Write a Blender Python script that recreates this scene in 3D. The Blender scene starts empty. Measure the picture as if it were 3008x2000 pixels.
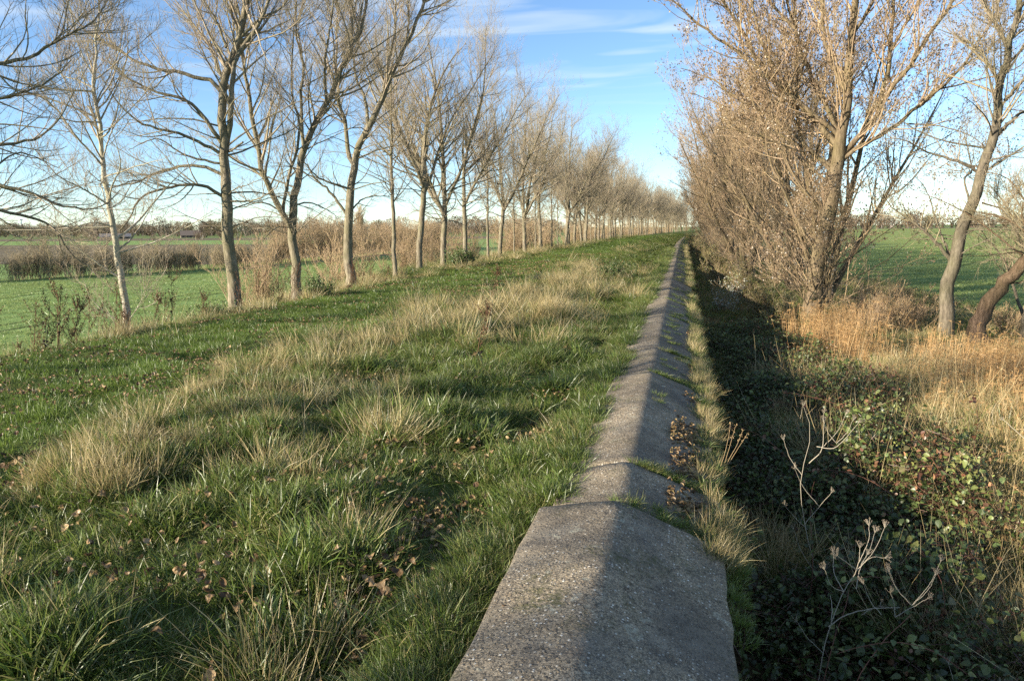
import bpy, math, random
import numpy as np
from mathutils import Vector, Matrix

# ------------------------------------------------------------------ camera, sky, sun, exposure
scn = bpy.context.scene
rng = np.random.default_rng(7)
random.seed(7)

YAW, PITCH, ROLL = math.radians(12.36), math.radians(8.23), math.radians(-0.5)
cam_data = bpy.data.cameras.new("camera")
cam = bpy.data.objects.new("camera", cam_data)
scn.collection.objects.link(cam)
scn.camera = cam
cam_data.sensor_width = 36.0
cam_data.lens = 27.35
cam_data.clip_start = 0.05
cam_data.clip_end = 8000
fwd = Vector((-math.sin(YAW) * math.cos(PITCH), math.cos(YAW) * math.cos(PITCH), -math.sin(PITCH)))
rgt = Vector((math.cos(YAW), math.sin(YAW), 0))
upv = rgt.cross(fwd)
r2 = rgt * math.cos(ROLL) + upv * math.sin(ROLL)
u2 = -rgt * math.sin(ROLL) + upv * math.cos(ROLL)
rot = Matrix((r2, u2, -fwd)).transposed()
cam.matrix_world = Matrix.Translation((0.35, 0, 1.6)) @ rot.to_4x4()

SUN_AZ, SUN_EL = math.radians(230), math.radians(15)      # azimuth clockwise from +Y
sun_dir = Vector((math.sin(SUN_AZ) * math.cos(SUN_EL), math.cos(SUN_AZ) * math.cos(SUN_EL), math.sin(SUN_EL)))
sun_data = bpy.data.lights.new("sun", 'SUN')
sun_data.energy = 4.9
sun_data.angle = math.radians(0.6)
sun_data.color = (1.0, 0.89, 0.72)
sun = bpy.data.objects.new("sun", sun_data)
scn.collection.objects.link(sun)
sun.rotation_euler = sun_dir.to_track_quat('Z', 'Y').to_euler()

world = bpy.data.worlds.new("World")
scn.world = world
world.use_nodes = True


def build_world():
    nt = world.node_tree
    nt.nodes.clear()
    N = nt.nodes.new
    L = nt.links.new
    out = N('ShaderNodeOutputWorld')
    bg = N('ShaderNodeBackground')
    sky = N('ShaderNodeTexSky')
    sky.sky_type = 'NISHITA'
    sky.sun_disc = False
    sky.sun_elevation = SUN_EL
    sky.sun_rotation = SUN_AZ
    sky.air_density = 0.76
    sky.dust_density = 0.0
    sky.ozone_density = 2.4
    bg.inputs['Strength'].default_value = 0.095
    # thin high cirrus: streaky noise over the direction of view
    tc = N('ShaderNodeTexCoord')
    sep = N('ShaderNodeSeparateXYZ')
    L(tc.outputs['Generated'], sep.inputs[0])
    zc = N('ShaderNodeMath'); zc.operation = 'MAXIMUM'; zc.inputs[1].default_value = 0.04
    L(sep.outputs['Z'], zc.inputs[0])
    dx = N('ShaderNodeMath'); dx.operation = 'DIVIDE'
    dy = N('ShaderNodeMath'); dy.operation = 'DIVIDE'
    L(sep.outputs['X'], dx.inputs[0]); L(zc.outputs[0], dx.inputs[1])
    L(sep.outputs['Y'], dy.inputs[0]); L(zc.outputs[0], dy.inputs[1])
    comb = N('ShaderNodeCombineXYZ')
    L(dx.outputs[0], comb.inputs[0]); L(dy.outputs[0], comb.inputs[1])
    mp = N('ShaderNodeMapping')
    mp.inputs['Rotation'].default_value = (0, 0, math.radians(28))
    mp.inputs['Scale'].default_value = (0.75, 1.5, 1)
    mp.inputs['Location'].default_value = (2.6, 0.35, 0)
    L(comb.outputs[0], mp.inputs[0])
    n1 = N('ShaderNodeTexNoise')
    n1.inputs['Scale'].default_value = 1.15
    n1.inputs['Detail'].default_value = 7
    n1.inputs['Roughness'].default_value = 0.45
    n1.inputs['Distortion'].default_value = 0.9
    L(mp.outputs[0], n1.inputs['Vector'])
    cr = N('ShaderNodeValToRGB')
    cr.color_ramp.elements[0].position = 0.46
    cr.color_ramp.elements[1].position = 0.74
    L(n1.outputs['Fac'], cr.inputs[0])
    hz = N('ShaderNodeMapRange'); hz.interpolation_type = 'SMOOTHSTEP'
    hz.inputs['From Min'].default_value = 0.10; hz.inputs['From Max'].default_value = 0.24
    hz.inputs['To Max'].default_value = 0.55
    L(sep.outputs['Z'], hz.inputs['Value'])
    fac = N('ShaderNodeMath'); fac.operation = 'MULTIPLY'
    L(cr.outputs[0], fac.inputs[0]); L(hz.outputs[0], fac.inputs[1])
    mix = N('ShaderNodeMix'); mix.data_type = 'RGBA'
    mix.inputs['B'].default_value = (4.4, 4.7, 4.8, 1)
    L(fac.outputs[0], mix.inputs['Factor'])
    wb = N('ShaderNodeMix'); wb.data_type = 'RGBA'; wb.blend_type = 'MULTIPLY'; wb.inputs['Factor'].default_value = 1.0
    wb.inputs['B'].default_value = (0.93, 0.99, 1.04, 1)
    L(sky.outputs[0], wb.inputs['A'])
    L(wb.outputs['Result'], mix.inputs['A'])
    L(mix.outputs['Result'], bg.inputs['Color'])
    L(bg.outputs[0], out.inputs[0])


build_world()
scn.view_settings.view_transform = 'Standard'
scn.view_settings.look = 'None'
scn.view_settings.gamma = 1.0
scn.view_settings.use_curve_mapping = False
scn.view_settings.exposure = 1.35
scn.cycles.use_denoising = False
scn.cycles.max_bounces = 4
scn.cycles.diffuse_bounces = 2
scn.cycles.glossy_bounces = 2
scn.cycles.transmission_bounces = 3
scn.cycles.transparent_max_bounces = 4
scn.cycles.caustics_reflective = False
scn.cycles.caustics_refractive = False

COL = scn.collection

# ------------------------------------------------------------------ helpers


def vnoise(x, y, seed=0):
    """smooth value noise, arrays in, about -1..1"""
    x = np.asarray(x, float); y = np.asarray(y, float)
    xi = np.floor(x).astype(np.int64); yi = np.floor(y).astype(np.int64)
    xf = x - xi; yf = y - yi
    xf = xf * xf * (3 - 2 * xf); yf = yf * yf * (3 - 2 * yf)

    def h(a, b):
        v = np.sin(a * 127.1 + b * 311.7 + seed * 74.7) * 43758.5453
        return (v - np.floor(v)) * 2 - 1
    a = h(xi, yi); b = h(xi + 1, yi); c = h(xi, yi + 1); d = h(xi + 1, yi + 1)
    return (a + (b - a) * xf) * (1 - yf) + (c + (d - c) * xf) * yf


def xc(y):
    """sideways shift of the whole dike: straight, then a slow bend to the right"""
    y = np.asarray(y, float)
    t = np.clip(y - 60, 0, 340)
    return 1.7e-4 * t * t


def tag(o, label=None, cat=None, group=None, kind=None):
    if label: o['label'] = label
    if cat: o['category'] = cat
    if group: o['group'] = group
    if kind: o['kind'] = kind
    return o


def link(o, parent=None):
    COL.objects.link(o)
    if parent is not None:
        o.parent = parent
    return o


def empty(name, loc=(0, 0, 0), rz=0.0, scale=1.0):
    o = bpy.data.objects.new(name, None)
    o.location = loc
    o.rotation_euler = (0, 0, rz)
    o.scale = (scale, scale, scale)
    o.empty_display_size = 0.2
    return link(o)


def mesh_np(name, V, Q=None, T=None, mats=None, smooth=True, col=None, midx=None):
    """mesh from arrays: quads Q, tris T, optional per-vertex colour"""
    V = np.asarray(V, np.float32).reshape(-1, 3)
    Q = np.zeros((0, 4), np.int32) if Q is None else np.asarray(Q, np.int32).reshape(-1, 4)
    T = np.zeros((0, 3), np.int32) if T is None else np.asarray(T, np.int32).reshape(-1, 3)
    me = bpy.data.meshes.new(name)
    me.vertices.add(len(V)); me.vertices.foreach_set('co', V.ravel())
    nl = Q.size + T.size
    me.loops.add(nl)
    me.loops.foreach_set('vertex_index', np.concatenate([Q.ravel(), T.ravel()]))
    me.polygons.add(len(Q) + len(T))
    st = np.concatenate([np.arange(len(Q)) * 4, len(Q) * 4 + np.arange(len(T)) * 3]).astype(np.int32)
    me.polygons.foreach_set('loop_start', st)
    me.polygons.foreach_set('use_smooth', np.full(len(st), smooth))
    if mats:
        for m in mats:
            me.materials.append(m)
    if midx is not None:
        me.polygons.foreach_set('material_index', np.asarray(midx, np.int32))
    if col is not None:
        a = me.color_attributes.new('tint', 'FLOAT_COLOR', 'POINT')
        c = np.ones((len(V), 4), np.float32); c[:, :3] = np.asarray(col, np.float32).reshape(-1, 3)
        a.data.foreach_set('color', c.ravel())
    me.update()
    me.validate()
    return me


def obj(name, me, parent=None, loc=(0, 0, 0), rz=0.0):
    o = bpy.data.objects.new(name, me)
    o.location = loc
    o.rotation_euler = (0, 0, rz)
    return link(o, parent)


def part(name, me, parent):
    o = obj(name, me, parent)
    if name in ('foliage', 'seed_heads', 'leaves'):
        o['kind'] = 'stuff'
    return o


def norm(v):
    return v / np.maximum(np.linalg.norm(v, axis=-1, keepdims=True), 1e-9)


class Geo:
    """collects arrays of vertices, quads, tris and colours"""

    def __init__(s):
        s.V = []; s.Q = []; s.T = []; s.C = []; s.n = 0

    def add(s, V, Q=None, T=None, C=None):
        V = np.asarray(V, float).reshape(-1, 3)
        s.V.append(V)
        if Q is not None: s.Q.append(np.asarray(Q).reshape(-1, 4) + s.n)
        if T is not None: s.T.append(np.asarray(T).reshape(-1, 3) + s.n)
        if C is None: C = np.ones((len(V), 3))
        s.C.append(np.broadcast_to(np.asarray(C, float), (len(V), 3)))
        s.n += len(V)

    def mesh(s, name, mats, smooth=True):
        return mesh_np(name, np.concatenate(s.V), np.concatenate(s.Q) if s.Q else None,
                       np.concatenate(s.T) if s.T else None, mats, smooth, np.concatenate(s.C))

    def tubes(s, P, R, S, C=None):
        """P [N,K,3] centre lines, R [N,K] radii, S sides"""
        N, K, _ = P.shape
        T = np.empty_like(P)
        T[:, 1:-1] = P[:, 2:] - P[:, :-2]
        T[:, 0] = P[:, 1] - P[:, 0]; T[:, -1] = P[:, -1] - P[:, -2]
        T = norm(T)
        mean = norm(P[:, -1] - P[:, 0])
        ref = np.where(np.abs(mean[:, 2:3]) < 0.8, np.array([[0, 0, 1.0]]), np.array([[1.0, 0, 0]]))
        n1 = norm(np.cross(T, ref[:, None, :]))
        n2 = np.cross(T, n1)
        a = np.arange(S) * 2 * np.pi / S
        V = P[:, :, None, :] + R[:, :, None, None] * (np.cos(a)[None, None, :, None] * n1[:, :, None, :] + np.sin(a)[None, None, :, None] * n2[:, :, None, :])
        idx = np.arange(N * K * S).reshape(N, K, S)
        q = np.stack([idx[:, :-1], np.roll(idx, -1, 2)[:, :-1], np.roll(idx, -1, 2)[:, 1:], idx[:, 1:]], -1)
        if C is not None:
            C = np.repeat(np.asarray(C).reshape(N, 1, 3), K * S, 1).reshape(-1, 3)
        s.add(V.reshape(-1, 3), q.reshape(-1, 4), None, C)

    def blades(s, base, d0, bend, L, W, C0, C1, segs=3, side=None):
        """grass blades: base [N,3], start dir, bend dir (added along), length, width; colours root/tip"""
        N = len(base)
        if side is None:
            side = norm(np.cross(d0, rng.normal(size=(N, 3))))
        t = np.linspace(0, 1, segs + 1)
        P = base[:, None] + L[:, None, None] * (t[None, :, None] * d0[:, None] + (t ** 2)[None, :, None] * bend[:, None])
        w = W[:, None] * (1 - t[None] ** 2 * 0.95)
        Lf = P - side[:, None] * w[..., None] * .5
        Rt = P + side[:, None] * w[..., None] * .5
        V = np.stack([Lf, Rt], 2)
        idx = np.arange(N * (segs + 1) * 2).reshape(N, segs + 1, 2)
        q = np.stack([idx[:, :-1, 0], idx[:, :-1, 1], idx[:, 1:, 1], idx[:, 1:, 0]], -1)
        C = C0[:, None, :] * (1 - t[None, :, None]) + C1[:, None, :] * t[None, :, None]
        C = np.repeat(C[:, :, None, :], 2, 2)
        s.add(V.reshape(-1, 3), q.reshape(-1, 4), None, C.reshape(-1, 3))

    def leaves(s, P, size, C, normal=None, aspect=0.7, curl=0.25, axis=None):
        """pointed folded leaves, 4 triangles each"""
        N = len(P)
        n = norm(rng.normal(size=(N, 3))) if normal is None else norm(normal)
        ax = norm(np.cross(n, rng.normal(size=(N, 3)))) if axis is None else norm(axis)
        sd = norm(np.cross(n, ax))
        n = np.cross(ax, sd)
        sz = np.asarray(size).reshape(N, 1)
        b = P; tip = P + ax * sz - n * sz * curl * rng.uniform(0.0, 1.2, (N, 1))
        m = P + ax * sz * .5
        l = P + ax * sz * .42 - sd * sz * aspect * .5 + n * sz * curl * rng.uniform(0, 1, (N, 1))
        r = P + ax * sz * .42 + sd * sz * aspect * .5 + n * sz * curl * rng.uniform(0, 1, (N, 1))
        V = np.stack([b, l, tip, r, m], 1).reshape(-1, 3)
        i = np.arange(N)[:, None] * 5
        t = np.concatenate([i + [0, 4, 1], i + [1, 4, 2], i + [4, 3, 2], i + [0, 3, 4]], 1).reshape(-1, 3)
        s.add(V, None, t, np.repeat(np.asarray(C).reshape(N, 1, 3), 5, 1).reshape(-1, 3))


def round_leaves(g, P, size, C, normal, aspect=.8, curl=.25):
    """oval toothed leaf folded along its midrib, 12 triangles"""
    N = len(P)
    n = norm(normal); ax = norm(np.cross(n, rng.normal(size=(N, 3)))); sd = norm(np.cross(n, ax)); n = np.cross(ax, sd)
    sz = np.asarray(size).reshape(N, 1)
    fold = rng.uniform(.1, .5, (N, 1)) * curl * 2; dr = rng.uniform(0, 1, (N, 1)) * curl
    V = []
    ts = [0, .3, .62, 1.0]; ws = [0, .46, .40, 0]
    for t in ts:
        V.append(P + ax * sz * t - n * sz * dr * t * t)
    for s_ in (-1, 1):
        for t, w in ((.16, .34), (.38, .5), (.62, .42), (.84, .22)):
            V.append(P + ax * sz * t + sd * s_ * sz * aspect * w * rng.uniform(.85, 1.15, (N, 1)) + n * sz * (fold * w - dr * t * t))
    V = np.stack(V, 1)
    tri = []
    for o in (4, 8):
        f = [(0, o, 1), (o, o + 1, 1), (1, o + 1, 2), (o + 1, o + 2, 2), (2, o + 2, 3), (o + 2, o + 3, 3)]
        tri += f if o == 8 else [(a, c, b) for a, b, c in f]
    i = np.arange(N)[:, None, None] * 12
    T = (i + np.array(tri)[None]).reshape(-1, 3)
    g.add(V.reshape(-1, 3), None, T, np.repeat(np.asarray(C).reshape(N, 1, 3), 12, 1).reshape(-1, 3))


def grow(base, d, L, r0, r1, K, wander, up, upz=1.0):
    """lines that grow from base in direction d, wander at random and turn towards the light"""
    N = len(base)
    P = np.empty((N, K, 3)); P[:, 0] = base
    d = norm(np.asarray(d, float)).copy()
    st = np.asarray(L).reshape(N, 1) / (K - 1)
    up = np.broadcast_to(np.asarray(up, float).reshape(-1, 1), (N, 1))
    drift = rng.normal(size=(N, 3)) * wander * .5
    for k in range(1, K):
        d = norm(d + rng.normal(size=(N, 3)) * wander + drift / K + up * np.array([[0, 0, upz]]) / (K - 1))
        P[:, k] = P[:, k - 1] + d * st
    t = np.linspace(0, 1, K)[None]
    R = np.asarray(r0).reshape(N, 1) * (1 - t) + np.asarray(r1).reshape(N, 1) * t
    return P, R


def sprout(P, R, n, tmin, tmax, amin, amax, lr, ltap, upbias=0.0, power=1.0, wl=None):
    """n children over the set of lines P: base, direction, length, radius of the parent there"""
    N, K, _ = P.shape
    Ls = np.linalg.norm(np.diff(P, axis=1), axis=2).sum(1)
    w = Ls ** power if wl is None else wl
    i = rng.choice(N, n, p=w / w.sum())
    t = rng.uniform(tmin, tmax, n)
    f = t * (K - 1); k = np.minimum(f.astype(int), K - 2); f = (f - k)[:, None]
    b = P[i, k] * (1 - f) + P[i, k + 1] * f
    tan = norm(P[i, k + 1] - P[i, k])
    rad = R[i, k] * (1 - f[:, 0]) + R[i, k + 1] * f[:, 0]
    perp = rng.normal(size=(n, 3)); perp[:, 2] += upbias
    perp = norm(perp - (perp * tan).sum(1, keepdims=True) * tan)
    a = rng.uniform(amin, amax, n)[:, None]
    d = np.cos(a) * tan + np.sin(a) * perp
    ln = Ls[i] * lr * (1 - ltap * t) * rng.uniform(.65, 1.25, n)
    return b, d, ln, rad


def smooth_line(pts, K):
    """Catmull-Rom through points, K samples evenly along"""
    p = np.asarray(pts, float)
    p = np.vstack([2 * p[0] - p[1], p, 2 * p[-1] - p[-2]])
    out = []
    for i in range(1, len(p) - 2):
        t = np.linspace(0, 1, 12, endpoint=False)[:, None]
        a, b, c, d = p[i - 1], p[i], p[i + 1], p[i + 2]
        out.append(.5 * ((2 * b) + (-a + c) * t + (2 * a - 5 * b + 4 * c - d) * t ** 2 + (-a + 3 * b - 3 * c + d) * t ** 3))
    out = np.vstack(out + [p[-2][None]])
    s = np.concatenate([[0], np.cumsum(np.linalg.norm(np.diff(out, axis=0), axis=1))])
    q = np.linspace(0, s[-1], K)
    return np.stack([np.interp(q, s, out[:, j]) for j in range(3)], 1)


# ------------------------------------------------------------------ materials


class Mat:
    def __init__(s, name):
        s.m = bpy.data.materials.new(name); s.m.use_nodes = True
        s.nt = s.m.node_tree; s.nt.nodes.clear()
        s.out = s.N('ShaderNodeOutputMaterial')

    def N(s, t, **kw):
        n = s.nt.nodes.new(t)
        for k, v in kw.items():
            if k.startswith('i_'):
                n.inputs[k[2:].replace('_', ' ')].default_value = v
            else:
                setattr(n, k, v)
        return n

    def L(s, a, b): s.nt.links.new(a, b)

    def noise(s, vec, scale, detail=4, rough=.55, dist=0):
        n = s.N('ShaderNodeTexNoise'); n.inputs['Scale'].default_value = scale
        n.inputs['Detail'].default_value = detail; n.inputs['Roughness'].default_value = rough
        n.inputs['Distortion'].default_value = dist
        if vec is not None: s.L(vec, n.inputs['Vector'])
        return n.outputs['Fac']

    def ramp(s, fac, stops):
        r = s.N('ShaderNodeValToRGB'); e = r.color_ramp.elements
        while len(e) < len(stops): e.new(.5)
        for x, (p, c) in zip(e, stops):
            x.position = p; x.color = (c[0], c[1], c[2], 1) if hasattr(c, '__len__') else (c, c, c, 1)
        s.L(fac, r.inputs[0]); return r.outputs[0]

    def mix(s, fac, a, b, mode='MIX'):
        n = s.N('ShaderNodeMix', data_type='RGBA', blend_type=mode)
        for v, k in ((fac, 'Factor'), (a, 'A'), (b, 'B')):
            if hasattr(v, 'links') or isinstance(v, bpy.types.NodeSocket): s.L(v, n.inputs[k])
            elif k == 'Factor': n.inputs[k].default_value = v
            else: n.inputs[k].default_value = (v[0], v[1], v[2], 1)
        return n.outputs['Result']

    def math(s, op, a, b=0.0):
        n = s.N('ShaderNodeMath', operation=op)
        for v, i in ((a, 0), (b, 1)):
            if isinstance(v, bpy.types.NodeSocket): s.L(v, n.inputs[i])
            else: n.inputs[i].default_value = v
        return n.outputs[0]

    def bump(s, h, strength, dist=.01):
        b = s.N('ShaderNodeBump'); b.inputs['Strength'].default_value = strength
        b.inputs['Distance'].default_value = dist
        s.L(h, b.inputs['Height']); return b.outputs[0]

    def pos(s):
        return s.N('ShaderNodeNewGeometry').outputs['Position']

    def objco(s):
        return s.N('ShaderNodeTexCoord').outputs['Object']

    def surf(s, color, rough=.8, normal=None, spec=.3):
        p = s.N('ShaderNodeBsdfPrincipled')
        if isinstance(color, bpy.types.NodeSocket): s.L(color, p.inputs['Base Color'])
        else: p.inputs['Base Color'].default_value = (*color, 1)
        if isinstance(rough, bpy.types.NodeSocket): s.L(rough, p.inputs['Roughness'])
        else: p.inputs['Roughness'].default_value = rough
        p.inputs['Specular IOR Level'].default_value = spec
        if normal is not None: s.L(normal, p.inputs['Normal'])
        s.L(p.outputs[0], s.out.inputs[0]); return s.m


def leaf_mat(name, trans=.35, vary=.35, gloss=0.0):
    """colour from the mesh tint with a little change from plant to plant; light shines through"""
    M = Mat(name)
    at = M.N('ShaderNodeAttribute', attribute_name='tint')
    oi = M.N('ShaderNodeObjectInfo')
    v = M.math('MULTIPLY_ADD', oi.outputs['Random'], vary)
    v.node.inputs[2].default_value = 1 - vary * .5
    hsv = M.N('ShaderNodeHueSaturation')
    M.L(at.outputs['Color'], hsv.inputs['Color']); M.L(v, hsv.inputs['Value'])
    d = M.N('ShaderNodeBsdfDiffuse'); t = M.N('ShaderNodeBsdfTranslucent')
    M.L(hsv.outputs[0], d.inputs[0]); M.L(hsv.outputs[0], t.inputs[0])
    mx = M.N('ShaderNodeMixShader'); mx.inputs[0].default_value = trans
    M.L(d.outputs[0], mx.inputs[1]); M.L(t.outputs[0], mx.inputs[2])
    o = mx.outputs[0]
    if gloss > 0:
        g = M.N('ShaderNodeBsdfGlossy'); g.inputs['Roughness'].default_value = .42
        g.inputs['Color'].default_value = (1, 1, 1, 1)
        m2 = M.N('ShaderNodeMixShader'); m2.inputs[0].default_value = gloss
        M.L(o, m2.inputs[1]); M.L(g.outputs[0], m2.inputs[2]); o = m2.outputs[0]
    M.L(o, M.out.inputs[0])
    return M.m


def bark_mat(name, c1, c2, c3, scale=9.0, bump=.7):
    M = Mat(name)
    oc = M.objco()
    mp = M.N('ShaderNodeMapping'); mp.inputs['Scale'].default_value = (1, 1, .22); M.L(oc, mp.inputs[0])
    n = M.noise(mp.outputs[0], scale, 6, .65, .4)
    big = M.noise(oc, 1.6, 3)
    col = M.ramp(n, [(.30, c1), (.52, c2), (.72, c3)])
    col = M.mix(M.ramp(big, [(.40, 0.0), (.66, .55)]), col, (c2[0] * .75, c2[1] * .85, c2[2] * .6))
    return M.surf(col, .9, M.bump(n, bump, .03), .15)


def tint_mat(name, rough=.85):
    M = Mat(name)
    at = M.N('ShaderNodeAttribute', attribute_name='tint')
    return M.surf(at.outputs['Color'], rough, None, .15)


MAT = {}
MAT['grass'] = leaf_mat('grass', .42, .45, .04)
MAT['dry_grass'] = leaf_mat('dry_grass', .30, .35, .03)
MAT['dead_leaf'] = leaf_mat('dead_leaf', .18, .5, .02)
MAT['bramble'] = leaf_mat('bramble_leaf', .25, .7, .035)
MAT['reed'] = leaf_mat('reed', .25, .35, .02)
MAT['tree_leaf'] = leaf_mat('tree_leaf', .3, .3, .04)
MAT['poplar_bark'] = bark_mat('poplar_bark', (.07, .058, .04), (.22, .185, .13), (.38, .325, .24), 16, 1.0)
MAT['poplar_twig'] = bark_mat('poplar_twig', (.27, .215, .155), (.37, .30, .22), (.45, .37, .28), 4, 0)
MAT['pale_bark'] = bark_mat('pale_bark', (.16, .13, .10), (.42, .37, .29), (.58, .52, .42), 8, .5)
MAT['willow_bark'] = bark_mat('willow_bark', (.06, .045, .03), (.18, .135, .085), (.30, .235, .15), 15, 1.0)
MAT['willow_twig'] = bark_mat('willow_twig', (.29, .205, .13), (.41, .295, .19), (.50, .37, .25), 4, 0)
MAT['red_bark'] = bark_mat('red_bark', (.05, .034, .022), (.15, .10, .065), (.25, .175, .115), 16, 1.0)
MAT['grey_bark'] = bark_mat('grey_bark', (.06, .05, .038), (.15, .125, .09), (.27, .23, .17), 14, 1.0)
MAT['shrub_twig'] = bark_mat('shrub_twig', (.24, .19, .125), (.33, .265, .18), (.41, .335, .23), 3, 0)
MAT['stalk'] = tint_mat('dead_stalk')


def ground_mat():
    M = Mat('dike_soil')
    p = M.pos()
    a = M.noise(p, .55, 5, .6); b = M.noise(p, 9, 5, .65); c = M.noise(p, 60, 3)
    col = M.ramp(a, [(.3, (.075, .11, .022)), (.5, (.10, .135, .03)), (.7, (.13, .14, .05))])
    col = M.mix(M.ramp(b, [(.42, 0.), (.7, .7)]), col, (.055, .045, .022))
    return M.surf(col, .95, M.bump(M.math('ADD', b, c), .9, .04), .1)


def field_mat(name, c1, c2, c3, lines=None):
    M = Mat(name)
    p = M.pos()
    a = M.noise(p, .035, 4, .6); b = M.noise(p, 1.3, 5, .7); c = M.noise(p, 14, 3, .7)
    col = M.ramp(a, [(.32, c1), (.52, c2), (.7, c3)])
    col = M.mix(M.ramp(b, [(.38, 0.), (.75, .45)]), col, (c1[0] * .75, c1[1] * .7, c1[2] * .7))
    return M.surf(col, .95, M.bump(M.math('ADD', b, c), .6, .06), .05)


MAT['dike'] = ground_mat()
MAT['wheat'] = field_mat('young_wheat', (.21, .31, .10), (.235, .335, .105), (.26, .35, .12))
MAT['pasture'] = field_mat('pasture', (.23, .29, .085), (.255, .305, .09), (.28, .315, .105))
MAT['far_green'] = field_mat('far_green', (.15, .20, .07), (.17, .22, .075), (.20, .23, .09))
MAT['plough'] = field_mat('ploughed_earth', (.17, .14, .09), (.195, .16, .10), (.22, .18, .115))
MAT['track'] = field_mat('field_track', (.20, .16, .10), (.25, .20, .13), (.30, .24, .15))
MAT['rut'] = field_mat('worn_crop', (.08, .11, .04), (.10, .13, .045), (.13, .15, .06))
MAT['soil'] = field_mat('bare_soil', (.06, .05, .028), (.08, .065, .035), (.10, .08, .042))


def concrete_mat():
    M = Mat('exposed_aggregate_concrete')
    p = M.pos()
    v = M.N('ShaderNodeTexVoronoi'); v.inputs['Scale'].default_value = 58; M.L(p, v.inputs['Vector'])
    v2 = M.N('ShaderNodeTexVoronoi'); v2.inputs['Scale'].default_value = 150; M.L(p, v2.inputs['Vector'])
    sc = M.N('ShaderNodeSeparateColor'); M.L(v.outputs['Color'], sc.inputs[0])
    sc2 = M.N('ShaderNodeSeparateColor'); M.L(v2.outputs['Color'], sc2.inputs[0])
    big = M.ramp(sc.outputs[0], [(0., (.12, .10, .08)), (.35, (.31, .25, .17)), (.62, (.42, .315, .20)), (.80, (.56, .48, .36)), (.91, (.92, .86, .74))])
    fine = M.ramp(sc2.outputs[0], [(0., (.10, .088, .07)), (.5, (.30, .245, .17)), (1., (.50, .41, .29))])
    stone = M.ramp(v.outputs['Distance'], [(.30, 1.), (.50, 0.)])
    sel = M.math('MULTIPLY', stone, M.math('GREATER_THAN', sc.outputs[1], .36))
    col = M.mix(sel, fine, big)
    st = M.noise(p, 1.7, 5, .65)
    st2 = M.noise(p, 11, 4, .6)
    col = M.mix(M.ramp(st, [(.44, 0.), (.62, .65)]), col, (.085, .08, .075), 'MIX')
    col = M.mix(M.ramp(st2, [(.60, 0.), (.74, .55)]), col, (.07, .065, .055), 'MIX')
    # worn pale patches, moss towards the rough places, hairline cracks
    wear = M.noise(p, 3.3, 5, .6)
    col = M.mix(M.ramp(wear, [(.52, 0.), (.70, .35)]), col, (.40, .36, .29), 'MIX')
    moss = M.math('MULTIPLY', M.ramp(M.noise(p, 2.1, 6, .7), [(.52, 0.), (.64, 1.)]), M.ramp(M.noise(p, 34, 3, .6), [(.42, 0.), (.60, .8)]))
    col = M.mix(moss, col, (.085, .09, .028), 'MIX')
    cv = M.N('ShaderNodeTexVoronoi', feature='DISTANCE_TO_EDGE'); cv.inputs['Scale'].default_value = .8
    wv = M.N('ShaderNodeVectorMath', operation='ADD'); M.L(p, wv.inputs[0])
    nz = M.N('ShaderNodeTexNoise'); nz.inputs['Scale'].default_value = 3.0; nz.inputs['Detail'].default_value = 6; M.L(p, nz.inputs['Vector'])
    M.L(nz.outputs['Color'], wv.inputs[1]); M.L(wv.outputs[0], cv.inputs['Vector'])
    crack = M.ramp(cv.outputs['Distance'], [(.0, 1.), (.006, 0.)])
    col = M.mix(M.math('MULTIPLY', crack, .7), col, (.04, .036, .03), 'MIX')
    lv = M.N('ShaderNodeTexVoronoi'); lv.inputs['Scale'].default_value = 6.5; lv.inputs['Randomness'].default_value = 1.0
    M.L(wv.outputs[0], lv.inputs['Vector'])
    lsc = M.N('ShaderNodeSeparateColor'); M.L(lv.outputs['Color'], lsc.inputs[0])
    lich = M.math('MULTIPLY', M.ramp(lv.outputs['Distance'], [(.18, 1.), (.30, 0.)]), M.math('GREATER_THAN', lsc.outputs[0], .72))
    lich = M.math('MULTIPLY', lich, M.ramp(M.noise(p, 48, 3, .6), [(.38, .0), (.55, .6)]))
    col = M.mix(lich, col, (.50, .49, .38), 'MIX')
    damp = M.noise(p, .8, 4, .6)
    col = M.mix(M.ramp(damp, [(.45, 0.), (.62, .55)]), col, (.10, .085, .065), 'MIX')
    h = M.math('ADD', M.math('MULTIPLY', sel, .6), M.math('MULTIPLY', sc2.outputs[1], .4))
    h = M.math('ADD', h, M.math('MULTIPLY', st2, .8))
    col = M.mix(1.0, col, (1.0, .99, .96), 'MULTIPLY')
    return M.surf(col, .88, M.bump(h, 1.0, .012), .25)


MAT['concrete'] = concrete_mat()

# ------------------------------------------------------------------ the ground


def lerp(y, xs, zs):
    return np.interp(y, xs, zs)


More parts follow.
